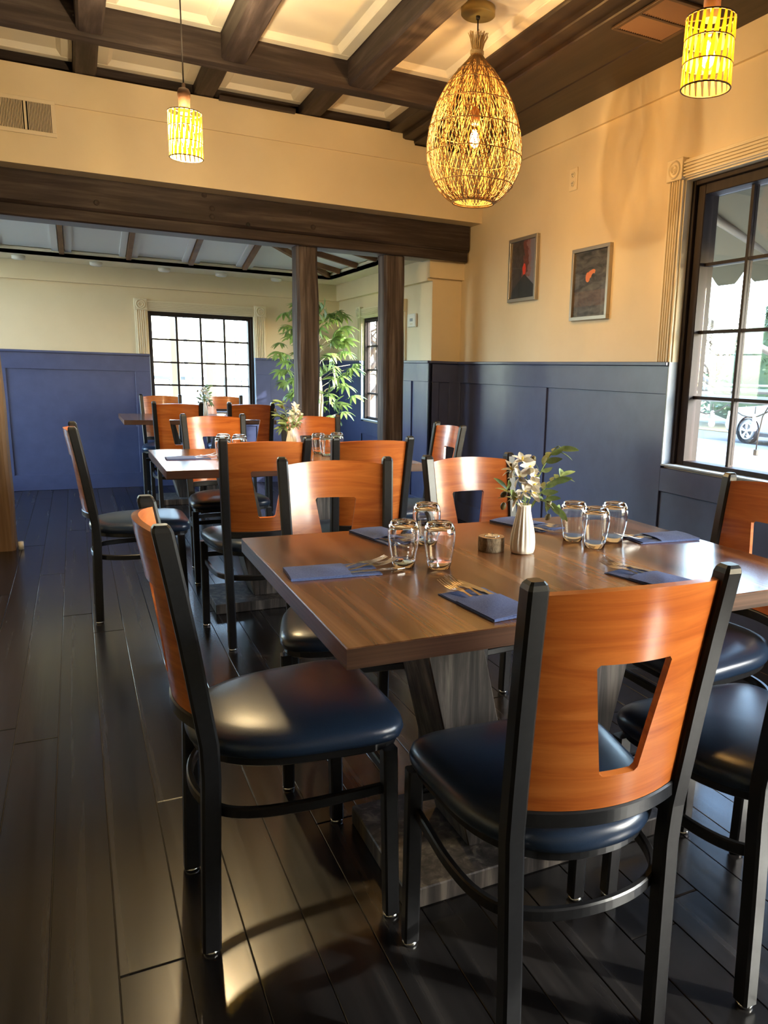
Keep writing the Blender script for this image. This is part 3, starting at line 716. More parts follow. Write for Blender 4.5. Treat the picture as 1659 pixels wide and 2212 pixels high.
def fork_mesh():
    m = MB()
    # handle runs along -x, tines to +x ; z profile with curve
    prof = [(-.115, .0065, .0), (-.08, .0060, 0), (-.03, .0035, .002), (-.005, .0033, .006), (.008, .0075, .0065), (.018, .0110, .0050), (.028, .0120, .0042)]
    F = [[Vector((x_, -w_+2*w_*j/4, z_+.0012)) for j in range(5)] for x_, w_, z_ in prof]
    B = [[Vector((x_, -w_+2*w_*j/4, z_)) for j in range(5)] for x_, w_, z_ in prof]
    m.shell(F, B, [[True]*4 for _ in range(len(prof)-1)])
    for k in range(4):
        c = -.0098+.00653*k
        tp = [(.027, .0042), (.040, .0046), (.055, .0070), (.072, .0125)]
        F = [[Vector((x_, c-(.0021-.0009*i/3), z_+.0012)), Vector((x_, c+(.0021-.0009*i/3), z_+.0012))] for i, (x_, z_) in enumerate(tp)]
        B = [[p-Vector((0,0,.0013)) for p in r] for r in F]
        m.shell(F, B, [[True] for _ in range(3)])
    return m.mesh('fork', steel)
def knife_mesh():
    m = MB()
    prof = [(-.10, .0055, .0), (-.02, .0060, .001), (.0, .0042, .0015), (.006, .0070, .0015), (.05, .0085, .001), (.085, .0080, .001), (.105, .0030, .001)]
    F = [[Vector((x_, -w_+2*w_*j/3, z_+.0018)) for j in range(4)] for x_, w_, z_ in prof]
    B = [[Vector((x_, -w_+2*w_*j/3, z_)) for j in range(4)] for x_, w_, z_ in prof]
    m.shell(F, B, [[True]*3 for _ in range(len(prof)-1)])
    return m.mesh('knife', steel)
fork_me, knife_me = fork_mesh(), knife_mesh()
NG, FG, KG = 'blue napkin pockets', 'forks in the napkin pockets', 'knives in the napkin pockets'
SET = [ # x, y, turn, where, with forks
 (.492, 1.628, R(-4), 'at the aisle end of the front table'),
 (.703, 1.285, R(96), 'before the chair whose back faces the viewer'),
 (1.150, 1.312, R(104), 'behind the big chair back on the front table'),
 (1.470, 1.668, R(176), 'at the window end of the front table'),
 (1.200, 1.962, R(-72), 'behind the white vase on the front table'),
 (.735, 1.945, R(-78), 'behind the aisle side glasses on the front table'),
 (.470, 3.955, R(0), 'at the aisle end of the middle table'),
 (.86, 3.66, R(92), 'seen through a chair back at the middle table')]
for i, (x_, y_, a, where) in enumerate(SET):
    tag(link('napkin', nap_me, None, (x_, y_, TZ+.0004), a), 'folded navy napkin pocket '+where, 'napkin', NG)
    def put(name, me, dx, dy, dz, da, pitch, lab, cat, g):
        c, s = math.cos(a), math.sin(a)
        o = link(name, me, None, (x_+dx*c-dy*s, y_+dx*s+dy*c, TZ+dz)); o.rotation_euler = (0, pitch, a+da); tag(o, lab, cat, g)
    put('fork', fork_me, .062, .018, .0062, R(9), R(-3), 'shorter fork in the pocket '+where, 'fork', FG)
    put('fork', fork_me, .078, -.006, .0066, R(7), R(-3), 'longer fork in the pocket '+where, 'fork', FG)
    put('knife', knife_me, .055, -.034, .0045, R(3), 0, 'knife in the pocket '+where, 'knife', KG)

# ================================================================== vases with white blossoms and olive sprigs
def leaf_mesh(name, L, w, mat, bend=.25, n=6):
    m = MB(); F = []
    for i in range(n+1):
        t = i/n; ww = w*math.sin(PI*min(1, t*.94+.03))**.8*.5
        zz = -bend*L*t*t; F.append([(-ww, t*L, zz+ww*.25), (0, t*L, zz), (ww, t*L, zz+ww*.25)])
    vs = [p for r in F for p in r]; fs = []
    for i in range(n):
        for j in range(2): a = i*3+j; fs.append((a, a+1, a+4, a+3))
    m.add(vs, fs, True); return m.mesh(name, mat)
oleaf = leaf_mesh('leaf', .047, .0165, leafm)
petal_me = leaf_mesh('petal', .030, .0165, petal, .30)
olive_me = MB().lathe([(.0004, -.010), (.004, -.0088), (.0068, -.004), (.0074, .001), (.006, .0065), (.003, .0095), (.0004, .0102)], 12).mesh('olive', olivem)
vp = [(.018, 0, 0), (.026, .002, 0), (.0285, .012, .2), (.0290, .028, .8), (.0275, .048, 1), (.0235, .072, 1), (.0185, .096, 1), (.0160, .110, .8), (.0158, .121, .3), (.0168, .126, 0), (.0150, .127, 0), (.0135, .120, 0), (.0140, .090, 0), (.0005, .088, 0)]
vase_me = MB().lathe([(r*1.12, z_, f_) for r, z_, f_ in vp], 96, flute=.085, nf=16).mesh('vase', ceramic)
def orient(o, d, roll=0):
    d = Vector(d).normalized(); q = Vector((0,1,0)).rotation_difference(d); o.rotation_mode = 'QUATERNION'; o.rotation_quaternion = q @ Quaternion((0,1,0), roll)
def sprig(name, base, path, leaves, olives, lab, g, rnd):
    root = thing(name, lab, 'sprig', base, 0, g)
    P = [Vector(p) for p in path]
    MB().tube(P, [.0016]*(len(P)-1)+[.0008], 6).obj('stem', stemm, root)
    def at_(t):
        f = t*(len(P)-1); i = min(int(f), len(P)-2); return P[i].lerp(P[i+1], f-i), (P[i+1]-P[i]).normalized()
    for k in range(leaves):
        t = .38+.62*k/max(1, leaves-1); p, d = at_(min(.999, t)); sd = d.cross(Vector((0,0,1))).normalized()*(1 if k % 2 else -1)
        o = link('leaf', oleaf, root, p); orient(o, d*.55+sd*rnd.uniform(.6, 1)+Vector((0,0,rnd.uniform(-.35, .35))), rnd.uniform(-.8, .8)); s_ = rnd.uniform(.8, 1.2); o.scale = (s_, s_, s_)
    o = link('leaf', oleaf, root, P[-1]); orient(o, (P[-1]-P[-2]))
    for t, off in olives:
        p, d = at_(t); q = p+Vector(off); MB().tube([p, (p+q)/2+Vector((0,0,.002)), q], .0006, 5).obj('twig', stemm, root)
        o = link('olive', olive_me, root, q); o.rotation_euler = (rnd.uniform(-.7, .7), rnd.uniform(-.7, .7), 0)
    return root
def blossom(name, base, path, heads, lab, g, rnd):
    root = thing(name, lab, 'flower', base, 0, g); P = [Vector(p) for p in path]
    MB().tube(P, .0013, 6).obj('stem', stemm, root)
    for h in heads:
        c = Vector(h[:3]); ax = Vector(h[3:]).normalized()
        MB().tube([P[-2], (P[-2]+c)/2, c], .0009, 5).obj('twig', stemm, root)
        fl = link('blossom', None, root, c); u = ax.cross(Vector((.3, .1, 1))).normalized(); w = ax.cross(u)
        for k in range(6):
            t = 2*PI*k/6+rnd.uniform(-.15, .15); o = link('petal', petal_me, fl, (0,0,0)); orient(o, (u*math.cos(t)+w*math.sin(t))*.9+ax*.55, rnd.uniform(-.3, .3))
            s_ = rnd.uniform(.9, 1.15); o.scale = (s_, s_, s_)
        MB().tube([(0,0,0), ax*.012], [.0016, .0028], 6).obj('stamen', stamen, fl)
    return root
for k, (vx, vy, where, rz_) in enumerate([(1.000, 1.648, 'the front table', 0), (1.035, 4.185, 'the middle table', 2.2), (1.02, 7.28, 'the far table', 1.1)]):
    rnd = random.Random(20+k); b = (vx, vy, TZ)
    tag(link('vase', vase_me, None, (vx, vy, TZ+.0005), rz_), 'white ribbed ceramic bud vase on '+where, 'vase', 'white bud vases')
    def q(pts):
        c, s = math.cos(rz_), math.sin(rz_); return [(p[0]*c-p[1]*s, p[0]*s+p[1]*c, *p[2:]) for p in pts]
    def qh(hs):
        c, s = math.cos(rz_), math.sin(rz_); return [(h[0]*c-h[1]*s, h[0]*s+h[1]*c, h[2], h[3]*c-h[4]*s, h[3]*s+h[4]*c, h[5]) for h in hs]
    gf, go = 'white flower stems', 'olive sprigs'
    blossom('flower_stem', b, q([(0, 0, .10), (-.004, -.003, .15), (-.014, -.008, .19)]), qh([(-.030, -.022, .200, -.5, -.8, .3), (-.006, -.020, .222, .1, -.8, .5), (-.038, .000, .215, -.7, -.3, .6), (.010, -.014, .198, .5, -.6, .4), (-.020, -.014, .240, -.2, -.5, .9)]), 'tall white blossom stem in the vase on '+where, gf, rnd)
    blossom('flower_stem', b, q([(.002, -.003, .10), (-.003, -.010, .135), (-.008, -.018, .155)]), qh([(-.018, -.030, .165, -.3, -.9, .2), (.004, -.026, .180, .4, -.8, .3), (-.026, -.012, .145, -.9, -.4, .0), (.012, -.016, .158, .6, -.7, .2)]), 'low white blossom cluster in the vase on '+where, gf, rnd)
    sprig('olive_sprig', b, q([(.003, .002, .10), (.022, -.002, .165), (.048, -.008, .225), (.070, -.012, .262), (.094, -.014, .268)]), 11, [(.42, (-.020, .004, .035)), (.3, (-.062, .014, .045))], 'tall arching olive sprig in the vase on '+where, go, rnd)
    sprig('olive_sprig', b, q([(.004, 0, .10), (.034, -.006, .145), (.066, -.010, .180), (.098, -.012, .196)]), 11, [(.5, (.012, -.012, -.020))], 'leaning olive sprig in the vase on '+where, go, rnd)
    sprig('olive_sprig', b, q([(.004, -.002, .10), (.028, -.010, .135), (.056, -.018, .140), (.082, -.022, .118)]), 9, [(.6, (.008, -.006, -.045)), (.45, (.022, -.010, -.005))], 'drooping olive sprig in the vase on '+where, go, rnd)
    sprig('olive_sprig', b, q([(-.003, .002, .10), (-.026, .008, .140), (-.048, .006, .165)]), 5, [(.6, (-.030, -.006, -.020)), (.9, (-.014, .0, -.006))], 'short olive sprig on the aisle side of the vase on '+where, go, rnd)

# candle in a slice of log
cx, cyy = .938, 1.700
lg = thing('log_holder', 'slice of bark covered log used as candle holder on the front table', 'candle holder', (cx, cyy, TZ+.0005))
m = MB(); n = 28; rr = [.034*(1+.03*math.sin(3*t)+.02*math.sin(7*t+1)+rp.uniform(-.015, .015)) for t in [2*PI*i/n for i in range(n)]]
m.rings([[(rr[i]*k*math.cos(2*PI*i/n), rr[i]*k*math.sin(2*PI*i/n), z_) for i in range(n)] for k, z_ in ((.98, 0), (1.0, .004), (1.01, .02), (1.0, .034), (.97, .037))], cap1=False); m.obj('bark', barkm, lg)
m = MB(); m.rings([[(rr[i]*.97*math.cos(2*PI*i/n), rr[i]*.97*math.sin(2*PI*i/n), .037) for i in range(n)], [(.020*math.cos(2*PI*i/n), .020*math.sin(2*PI*i/n), .0375) for i in range(n)], [(.020*math.cos(2*PI*i/n), .020*math.sin(2*PI*i/n), .024) for i in range(n)]], cap0=False, smooth=False); m.obj('cut_face', logcut, lg)
tl = thing('tealight', 'white tealight candle set in the log slice', 'candle', (cx, cyy, TZ+.0247))
MB().lathe([(.0188, 0), (.0192, .0150), (.0186, .0155), (.0182, .013), (.0005, .013)], 24).obj('cup', chrome, tl)
MB().lathe([(.0180, .0131), (.0178, .0142), (.004, .0138), (.0005, .0136)], 24).obj('wax', wax, tl)
MB().tube([(0, 0, .0135), (.0008, 0, .019), (.0002, .0006, .024)], .0008, 6).obj('wick', wickm, tl)

# ================================================================== pendants
def glow(parent, loc, watts, col, rad):
    l = bpy.data.lights.new('bulb_light', 'POINT'); l.energy = watts; l.color = col; l.shadow_soft_size = rad
    o = bpy.data.objects.new('bulb_light', l); COL.objects.link(o); o.parent = parent; o.location = loc
WARM = (1.0, .62, .28)
def bulb(root, z, sc=1.0):
    g = MB().lathe([(.0005, z-.062*sc), (.014*sc, z-.058*sc), (.026*sc, z-.040*sc), (.030*sc, z-.020*sc), (.026*sc, z+.005*sc), (.016*sc, z+.028*sc), (.013*sc, z+.040*sc)], 20).obj('bulb', bulb_m, root)
    f = MB()
    for k in range(4):
        t = 2*PI*k/4; f.tube([(.008*sc*math.cos(t), .008*sc*math.sin(t), z+.014*sc), (.011*sc*math.cos(t), .011*sc*math.sin(t), z-.012*sc), (.007*sc*math.cos(t), .007*sc*math.sin(t), z-.038*sc)], .0022*sc, 6)
    f.obj('filament', filament, g)
# --- large woven basket
BX, BY = 1.798, 3.574
bk = thing('basket_pendant', 'large teardrop woven rattan pendant lamp with a tied tuft', 'pendant lamp', (BX, BY, 0))
MB().lathe([(.0005, 2.846), (.076, 2.846), (.080, 2.850), (.080, 2.884), (.0005, 2.885)], 40).obj('canopy', gold, bk)
MB().lathe([(.010, 2.832), (.010, 2.846)], 12).obj('cord_grip', cordm, bk)
MB().tube([(0,0,2.835), (.001,0,2.79), (0,0,2.70), (0,0,2.44)], .0035, 8).obj('cord', cordm, bk)
MB().lathe([(.0005, 2.375), (.019, 2.375), (.021, 2.40), (.021, 2.44), (.010, 2.455), (.0005, 2.455)], 20).obj('socket', socketm, bk)
prof = [(.100, 2.020), (.140, 2.045), (.182, 2.090), (.212, 2.145), (.228, 2.210), (.229, 2.270), (.220, 2.340), (.203, 2.405), (.178, 2.470), (.146, 2.530), (.110, 2.580), (.074, 2.622), (.045, 2.652), (.030, 2.672)]
def pr(t):
    f = t*(len(prof)-1); i = min(int(f), len(prof)-2); a, b = prof[i], prof[i+1]; return a[0]+(b[0]-a[0])*(f-i), a[1]+(b[1]-a[1])*(f-i)
weave = MB(); NS = 88; rb = random.Random(5)
for fam in (1, -1):
    for i in range(NS):
        th0 = 2*PI*(i+(.5 if fam < 0 else 0))/NS; pts = []
        for k in range(37):
            t = k/36; r, z_ = pr(t); th = th0+fam*(1.15*t+.05*math.sin(8*t+i)); rr_ = r+fam*.0014+rb.uniform(-.0006, .0006)
            pts.append((rr_*math.cos(th), rr_*math.sin(th), z_))
        weave.tube(pts, .0018, 4, smooth=False)
weave.obj('weave', rattan, bk)
hoop = MB()
for z_t in (0.0, .17, .33, .47, .60, .72, .82):
    r, z_ = pr(z_t); hoop.tube([((r+.003)*math.cos(2*PI*j/48), (r+.003)*math.sin(2*PI*j/48), z_+.0015*math.sin(5*2*PI*j/48)) for j in range(49)], .0026, 5)
hoop.obj('hoops', rattan, bk)
rim = MB()
for r, z_ in ((.100, 2.018), (.095, 2.026), (.104, 2.028)): rim.tube([(r*math.cos(2*PI*j/40), r*math.sin(2*PI*j/40), z_) for j in range(41)], .0028, 5)
rim.obj('rim', rattan, bk)
tuft = MB()
for i in range(90):
    th = 2*PI*i/90*2.3; k = rb.uniform(.45, 1); a = rb.uniform(.75, 1.15)
    tuft.tube([(.031*k*math.cos(th), .031*k*math.sin(th), 2.655), (.023*k*math.cos(th), .023*k*math.sin(th), 2.69), (.036*k*math.cos(th+.1), .036*k*math.sin(th+.1), 2.735), (.050*k*a*math.cos(th+.15), .050*k*a*math.sin(th+.15), 2.768+rb.uniform(-.012, .012))], .0017, 4, smooth=False)
tuft.obj('tuft', tuftm, bk)
tie = MB()
for q in range(3): tie.tube([(.0295*math.cos(2*PI*j/24), .0295*math.sin(2*PI*j/24), 2.684+q*.006+.002*math.sin(2*PI*j/24)) for j in range(25)], .0034, 5)
tie.obj('tie', tuftm, bk)
bulb(bk, 2.335, 1.15)
glow(bk, (0, 0, 2.32), 37, WARM, .035)
# --- small straw cylinder pendants
strip_mesh = {}
def small_pendant(x_, y_, z0, label, turn, watts, col):
    root = thing('straw_pendant', label, 'pendant lamp', (x_, y_, 0), turn, 'small straw pendants')
    RD, H_ = .0665, .176
    MB().tube([(0, 0, CZ-.002), (0, 0, z0+H_+.10)], .003, 8).obj('cord', cordm, root)
    MB().lathe([(.0005, CZ-.03), (.045, CZ-.028), (.045, CZ-.001)], 24).obj('canopy', gold, root)
    MB().lathe([(.0225, z0+H_-.004), (.0230, z0+H_+.055), (.0255, z0+H_+.062), (.0255, z0+H_+.078), (.020, z0+H_+.090), (.0075, z0+H_+.096), (.0065, z0+H_+.112), (.0005, z0+H_+.112)], 24).obj('socket', socketm, root)
    MB().lathe([(.0236, z0+H_-.004), (.0236, z0+H_+.018)], 24, cap0=False, cap1=False).obj('label_band', labelm, root)
    tiers = [z0, z0+.060, z0+.118, z0+H_]
    for z_ in tiers:
        MB().tube([(RD*math.cos(2*PI*j/40), RD*math.sin(2*PI*j/40), z_) for j in range(41)], .0024 if z_ in (tiers[0], tiers[-1]) else .0016, 6).obj('ring', ringm, root)
    NSR = 22
    for ti in range(3):
        h = tiers[ti+1]-tiers[ti]
        if ti not in strip_mesh:
            m = MB()
            wb, wt = (.0070, .0030)
            F = [[Vector((RD, -wb, .0)), Vector((RD, wb, 0))], [Vector((RD+.0012, -wb*.95+.001, h*.15)), Vector((RD+.0012, wb*.95+.001, h*.15))], [Vector((RD, -wt+.006, h)), Vector((RD, wt+.006, h))]]
            B = [[p-Vector((.0008, 0, 0)) for p in r] for r in F]; m.shell(F, B, [[True], [True]]); me = m.mesh('strip', strip_m); strip_mesh[ti] = me
        for k in range(NSR):
            link('strip', strip_mesh[ti], root, (0, 0, tiers[ti]), 2*PI*(k+.5*(ti % 2))/NSR)
    sp_ = MB()
    for k in range(4):
        t = PI/2*k+.3; sp_.bar((.022*math.cos(t), .022*math.sin(t), z0+H_-.002), (RD*math.cos(t), RD*math.sin(t), z0+H_), .003, .003)
    sp_.obj('spider', ringm, root)
    bulb(root, z0+.105, .95)
    glow(root, (0, 0, z0+.088), watts, col, .03)
small_pendant(.477, 3.63, 2.047, 'small straw cylinder pendant lamp hanging on a cord before the header wall', .2, 104, (1.0, .86, .69))
small_pendant(1.606, 1.78, 1.990, 'small straw cylinder pendant lamp hanging above the front table by the vent', .5, 12, WARM)

# ================================================================== things on the walls
def picture(name, yc, zc, w, h, label, art, rim=.022):
    root = thing(name, label, 'picture', (XR, yc, zc), 0, 'framed prints on the side wall')
    D = .026
    for (u0, u1, v0, v1) in ((-w/2, w/2, h/2-rim, h/2), (-w/2, w/2, -h/2, -h/2+rim), (-w/2, -w/2+rim, -h/2+rim, h/2-rim), (w/2-rim, w/2, -h/2+rim, h/2-rim)):
        MB().box(-D, 0, u0, u1, v0, v1).obj('frame_bar', silverm, root, bevel=.0012)
    MB().box(-.012, -.002, -w/2+rim, w/2-rim, -h/2+rim, h/2-rim).obj('print', art, root)
    MB().box(-.016, -.0145, -w/2+rim, w/2-rim, -h/2+rim, h/2-rim).obj('glass', cover_m, root)
def art_mat(name, build):
    m = bpy.data.materials.new(name); m.use_nodes = True; t = m.node_tree; b = t.nodes['Principled BSDF']; b.inputs['Roughness'].default_value = .45
    N, L = t.nodes, t.links; tc = N.new('ShaderNodeTexCoord'); sx = N.new('ShaderNodeSeparateXYZ'); L.new(tc.outputs['Object'], sx.inputs[0])
    def math_(op, a, b_=None, c=None):
        n = N.new('ShaderNodeMath'); n.operation = op
        for i, v in enumerate((a, b_, c)):
            if v is None: continue
            if isinstance(v, (int, float)): n.inputs[i].default_value = v
            else: L.new(v, n.inputs[i])
        return n.outputs[0]
    def mix(f, a, b_):
        n = N.new('ShaderNodeMix'); n.data_type = 'RGBA'
        for i, v in ((0, f), (6, a), (7, b_)):
            if isinstance(v, tuple): n.inputs[i].default_value = (*v, 1)
            elif isinstance(v, (int, float)): n.inputs[i].default_value = v
            else: L.new(v, n.inputs[i])
        return n.outputs[2]
    def noise_(scale, det=5, vecscale=(1,1,1), dist=0):
        mp = N.new('ShaderNodeMapping'); mp.inputs['Scale'].default_value = vecscale; L.new(tc.outputs['Object'], mp.inputs[0])
        n = N.new('ShaderNodeTexNoise'); n.inputs['Scale'].default_value = scale; n.inputs['Detail'].default_value = det; n.inputs['Distortion'].default_value = dist; L.new(mp.outputs[0], n.inputs[0]); return n.outputs['Fac']
    L.new(build(sx.outputs[1], sx.outputs[2], math_, mix, noise_), b.inputs['Base Color']); return m
def volcano(y, z, M_, mix, noise_):
    u = M_('MULTIPLY', y, -1.0)           # image x to the right
    n1 = noise_(34, 6); n2 = noise_(13, 6, dist=.6)
    plumeedge = M_('ADD', M_('MULTIPLY', M_('SUBTRACT', n2, .5), .22), M_('SUBTRACT', u, .055))
    sky_ = mix(M_('MULTIPLY', M_('GREATER_THAN', plumeedge, 0), 1), mix(M_('MULTIPLY', n1, 1.3), (.006, .006, .008), (.085, .065, .06)), (.20, .19, .24))
    d = M_('ABSOLUTE', M_('ADD', M_('SUBTRACT', u, .045), M_('MULTIPLY', M_('SUBTRACT', n2, .5), .10)))
    band = M_('MULTIPLY', M_('LESS_THAN', d, .05), M_('GREATER_THAN', z, -.05))
    sky2 = mix(M_('MULTIPLY', band, M_('MULTIPLY', n1, .8)), sky_, (.32, .06, .035))
    d2 = M_('ADD', M_('POWER', M_('MULTIPLY', M_('SUBTRACT', u, .012), 34), 2), M_('POWER', M_('MULTIPLY', M_('ADD', z, .004), 19), 2))
    sky3 = mix(M_('LESS_THAN', M_('ADD', d2, M_('MULTIPLY', n1, .9)), 1.0), sky2, (.75, .05, .02))
    mt = M_('LESS_THAN', M_('ADD', z, M_('MULTIPLY', M_('ABSOLUTE', M_('SUBTRACT', u, .018)), .62)), -.032)
    return mix(mt, sky3, mix(n1, (.010, .011, .012), (.030, .031, .031)))
def embers(y, z, M_, mix, noise_):
    u = M_('MULTIPLY', y, -1.0)
    n1 = noise_(9, 6, (1, 1, 3.2), .8); n2 = noise_(60, 4)
    base = mix(M_('MULTIPLY', M_('SUBTRACT', n1, .30), 2.2), (.010, .010, .010), (.17, .15, .13))
    low = M_('LESS_THAN', M_('ABSOLUTE', M_('ADD', z, .085)), .045)
    base = mix(M_('MULTIPLY', low, M_('MULTIPLY', n2, .7)), base, (.20, .10, .06))
    # orange patch with a ragged edge and a notch
    cu, cz = M_('ADD', M_('SUBTRACT', u, .0), .005), M_('SUBTRACT', z, .055)
    d = M_('MINIMUM', M_('ADD', M_('POWER', M_('MULTIPLY', cu, 20), 2), M_('POWER', M_('MULTIPLY', M_('ADD', cz, M_('MULTIPLY', cu, -.30)), 46), 2)), M_('ADD', M_('POWER', M_('MULTIPLY', M_('ADD', cu, .026), 44), 2), M_('POWER', M_('MULTIPLY', M_('ADD', cz, .016), 34), 2)))
    patch = M_('LESS_THAN', M_('ADD', d, M_('MULTIPLY', M_('SUBTRACT', n2, .5), .5)), 1.0)
    notch = M_('LESS_THAN', M_('ADD', M_('POWER', M_('MULTIPLY', M_('SUBTRACT', cu, .032), 40), 2), M_('POWER', M_('MULTIPLY', M_('ADD', cz, .026), 34), 2)), 1.0)
    return mix(M_('MULTIPLY', patch, M_('SUBTRACT', 1.0, notch)), base, (.85, .25, .08))
picture('framed_print', 4.775, 1.914, .375, .425, 'silver framed print of an erupting volcano', art_mat('volcano_print', volcano))
picture('framed_print', 3.970, 1.752, .385, .425, 'silver framed grey print with one orange patch', art_mat('ember_print', embers))

ol = thing('wall_outlet', 'cream double socket plate high on the side wall', 'outlet', (XR, 4.222, 2.388))
MB().box(-.008, 0, -.042, .042, -.066, .066).obj('plate', outlet_m, ol, bevel=.003)
for s in (-1, 1):
    f = MB().lathe([(.017, 0), (.017, .004), (.015, .005), (.0005, .005)], 20).obj('receptacle', trimm, ol); f.location = (-.008, 0, s*.026); f.rotation_euler = (0, -PI/2, 0)
    for d in (-.006, .006): MB().box(-.0145, -.0128, d-.0011, d+.0011, s*.026-.002, s*.026+.008).obj('slot', dark_slot, ol)
    MB().box(-.0145, -.0128, -.0022, .0022, s*.026-.011, s*.026-.007).obj('slot', dark_slot, ol)
th = thing('thermostat', 'white thermostat on the far room side wall', 'thermostat', (XF, 6.14, 1.620))
MB().box(-.022, 0, -.085, .085, -.055, .055).obj('case', white_plastic, th, bevel=.006)
MB().box(-.0235, -.021, -.030, .030, -.008, .016).obj('display', graym, th)
for k in (-1, 0, 1): MB().box(-.024, -.021, k*.02-.006, k*.02+.006, -.034, -.026).obj('button', trimm, th)
# wall register on the header wall
vg = thing('wall_register', 'cream louvred air register on the header wall', 'vent', (-.155, YH-.012, 2.572))
VW, VH = .155, .098
for bx_ in ((-VW, VW, VH-.022, VH), (-VW, VW, -VH, -VH+.022), (-VW, -VW+.022, -VH+.022, VH-.022), (VW-.022, VW, -VH+.022, VH-.022), (-.006, .006, -VH+.022, VH-.022)):
    MB().box(bx_[0], bx_[1], -.008, 0, bx_[2], bx_[3]).obj('frame_bar', ventm, vg, bevel=.0015)
MB().box(-VW+.02, VW-.02, -.0015, -.0005, -VH+.02, VH-.02).obj('backing', dark_slot, vg)
fin = MB().add([(-.0012, -.0075, -VH+.022), (.0012, -.0075, -VH+.022), (.0032, -.002, -VH+.022), (.0008, -.002, -VH+.022), (-.0012, -.0075, VH-.022), (.0012, -.0075, VH-.022), (.0032, -.002, VH-.022), (.0008, -.002, VH-.022)], [(0,3,2,1),(4,5,6,7),(0,1,5,4),(1,2,6,5),(2,3,7,6),(3,0,4,7)]).mesh('louvre', ventm)
for s in (-1, 1):
    for k in range(16): link('louvre', fin, vg, (s*(.012+.0078*k+.004), 0, 0))
# ceiling register in the soffit
cg = thing('ceiling_register', 'bronze louvred air grille in the dark soffit', 'vent', (2.455, 3.03, 2.7815))
GW, GL = .148, .185
for bx_ in ((-GW, GW, GL-.02, GL), (-GW, GW, -GL, -GL+.02), (-GW, -GW+.02, -GL+.02, GL-.02), (GW-.02, GW, -GL+.02, GL-.02), (-GW+.02, GW-.02, -.008, .008)):
    MB().box(bx_[0], bx_[1], bx_[2], bx_[3], -.010, 0).obj('frame_bar', vent_dark, cg, bevel=.0015)
MB().box(-GW+.02, GW-.02, -GL+.02, GL-.02, -.0008, -.0002).obj('backing', dark_slot, cg)
slat = MB().bar((0, .008, -.005), (0, GL-.02, -.005), .0075, .0012, up=(.6, 0, .8)).mesh('louvre', vent_copper)
for s in (0, 1):
    for k in range(20):
        o = link('louvre', slat, cg, (-GW+.026+k*.0128, 0 if s == 0 else -(GL-.012), 0))

# ================================================================== indoor tree
tr = thing('indoor_tree', 'tall leafy indoor umbrella tree behind the cracked post', 'plant', (2.04, 7.22, 0))
MB().lathe([(.0005, 0), (.13, 0), (.155, .05), (.165, .20), (.160, .30), (.15, .30), (.14, .27), (.0005, .27)], 24).obj('pot', potm, tr)
rt_ = random.Random(11)
tp = [Vector((0, 0, .25)), Vector((.012, 0, .5)), Vector((-.006, .005, .75)), Vector((.018, 0, 1.0)), Vector((.004, .01, 1.25)), Vector((.010, 0, 1.5)), Vector((-.01, 0, 1.72))]
MB().tube(tp, [.027, .026, .024, .022, .019, .014, .006], 10).obj('trunk', trunkm, tr)
MB().tube([Vector((.035, .03, .25)), Vector((.03, .02, .6)), Vector((.05, .02, .9)), Vector((.035, .02, 1.15))], [.018, .017, .014, .008], 8).obj('trunk', trunkm, tr)
def compound_leaf(seed):
    r_ = random.Random(seed); m = MB(); nl = r_.choice((7, 8, 9))
    m.tube([(0, 0, 0), (0, .035, .012), (0, .07, .010)], .0014, 5)
    for k in range(nl):
        a = -2.2+4.4*k/(nl-1)+r_.uniform(-.1, .1); L = r_.uniform(.085, .115)*(1-.18*abs(a)/2.2); d = Vector((math.sin(a), math.cos(a), 0)); sd = Vector((math.cos(a), -math.sin(a), 0)); F = []
        dr = r_.uniform(.35, .75)
        for i in range(6):
            t = i/5; w = .0135*math.sin(PI*min(1, t*.92+.05))**.75; c = Vector((0, .07, .010))+d*(L*t)+Vector((0, 0, -dr*L*t*t))
            F.append([c-sd*w+Vector((0,0,w*.3)), c, c+sd*w+Vector((0,0,w*.3))])
        vs = [p for r in F for p in r]; fs = []
        for i in range(5):
            for j in range(2): q = i*3+j; fs.append((q, q+1, q+4, q+3))
        m.add(vs, fs, True)
    return m.mesh('leaf', plant_leaf)
cl = [compound_leaf(s) for s in range(6)]
for k in range(96):
    h = .78+.98*(k/95)**.9+rt_.uniform(-.05, .05); az = k*2.4+rt_.uniform(-.4, .4)
    out = (.10+.23*math.sin(PI*min(1, max(.05, (h-.62)/1.25))))*rt_.uniform(.45, 1.05)
    p = Vector((out*math.cos(az), out*math.sin(az), h)); o = link('leaf', cl[k % 6], tr, p)
    d = Vector((math.cos(az), math.sin(az), rt_.uniform(-.15, .45))); orient(o, d, rt_.uniform(-.4, .4)); s_ = rt_.uniform(.85, 1.25); o.scale = (s_, s_, s_)
    if k % 3 == 0:
        MB().tube([Vector((0, 0, h-.12)), Vector((p.x*.5, p.y*.5, h-.03)), p], .003, 5).obj('branch', trunkm, tr)

# ================================================================== outdoors
def tagk(o, label, kind='structure'): o['label'] = label; o['kind'] = kind; return o
GZ = -.5
tagk(MB().box(-60, 16.6, -60, 70, GZ-.2, GZ).obj('pavement', concrete), 'pale concrete apron outside')
tagk(MB().box(16.6, 19.6, -60, 70, GZ-.2, GZ-.01).obj('road', asphalt), 'grey road beyond the window')
tagk(MB().box(19.6, 90, -60, 70, GZ-.2, GZ+.01).obj('lawn_ground', lawnm), 'yellow winter lawn beyond the road')
tagk(MB().box(23.2, 24.6, -60, 70, GZ+.011, GZ+.03).obj('sidewalk', concrete), 'pale path across the lawn')
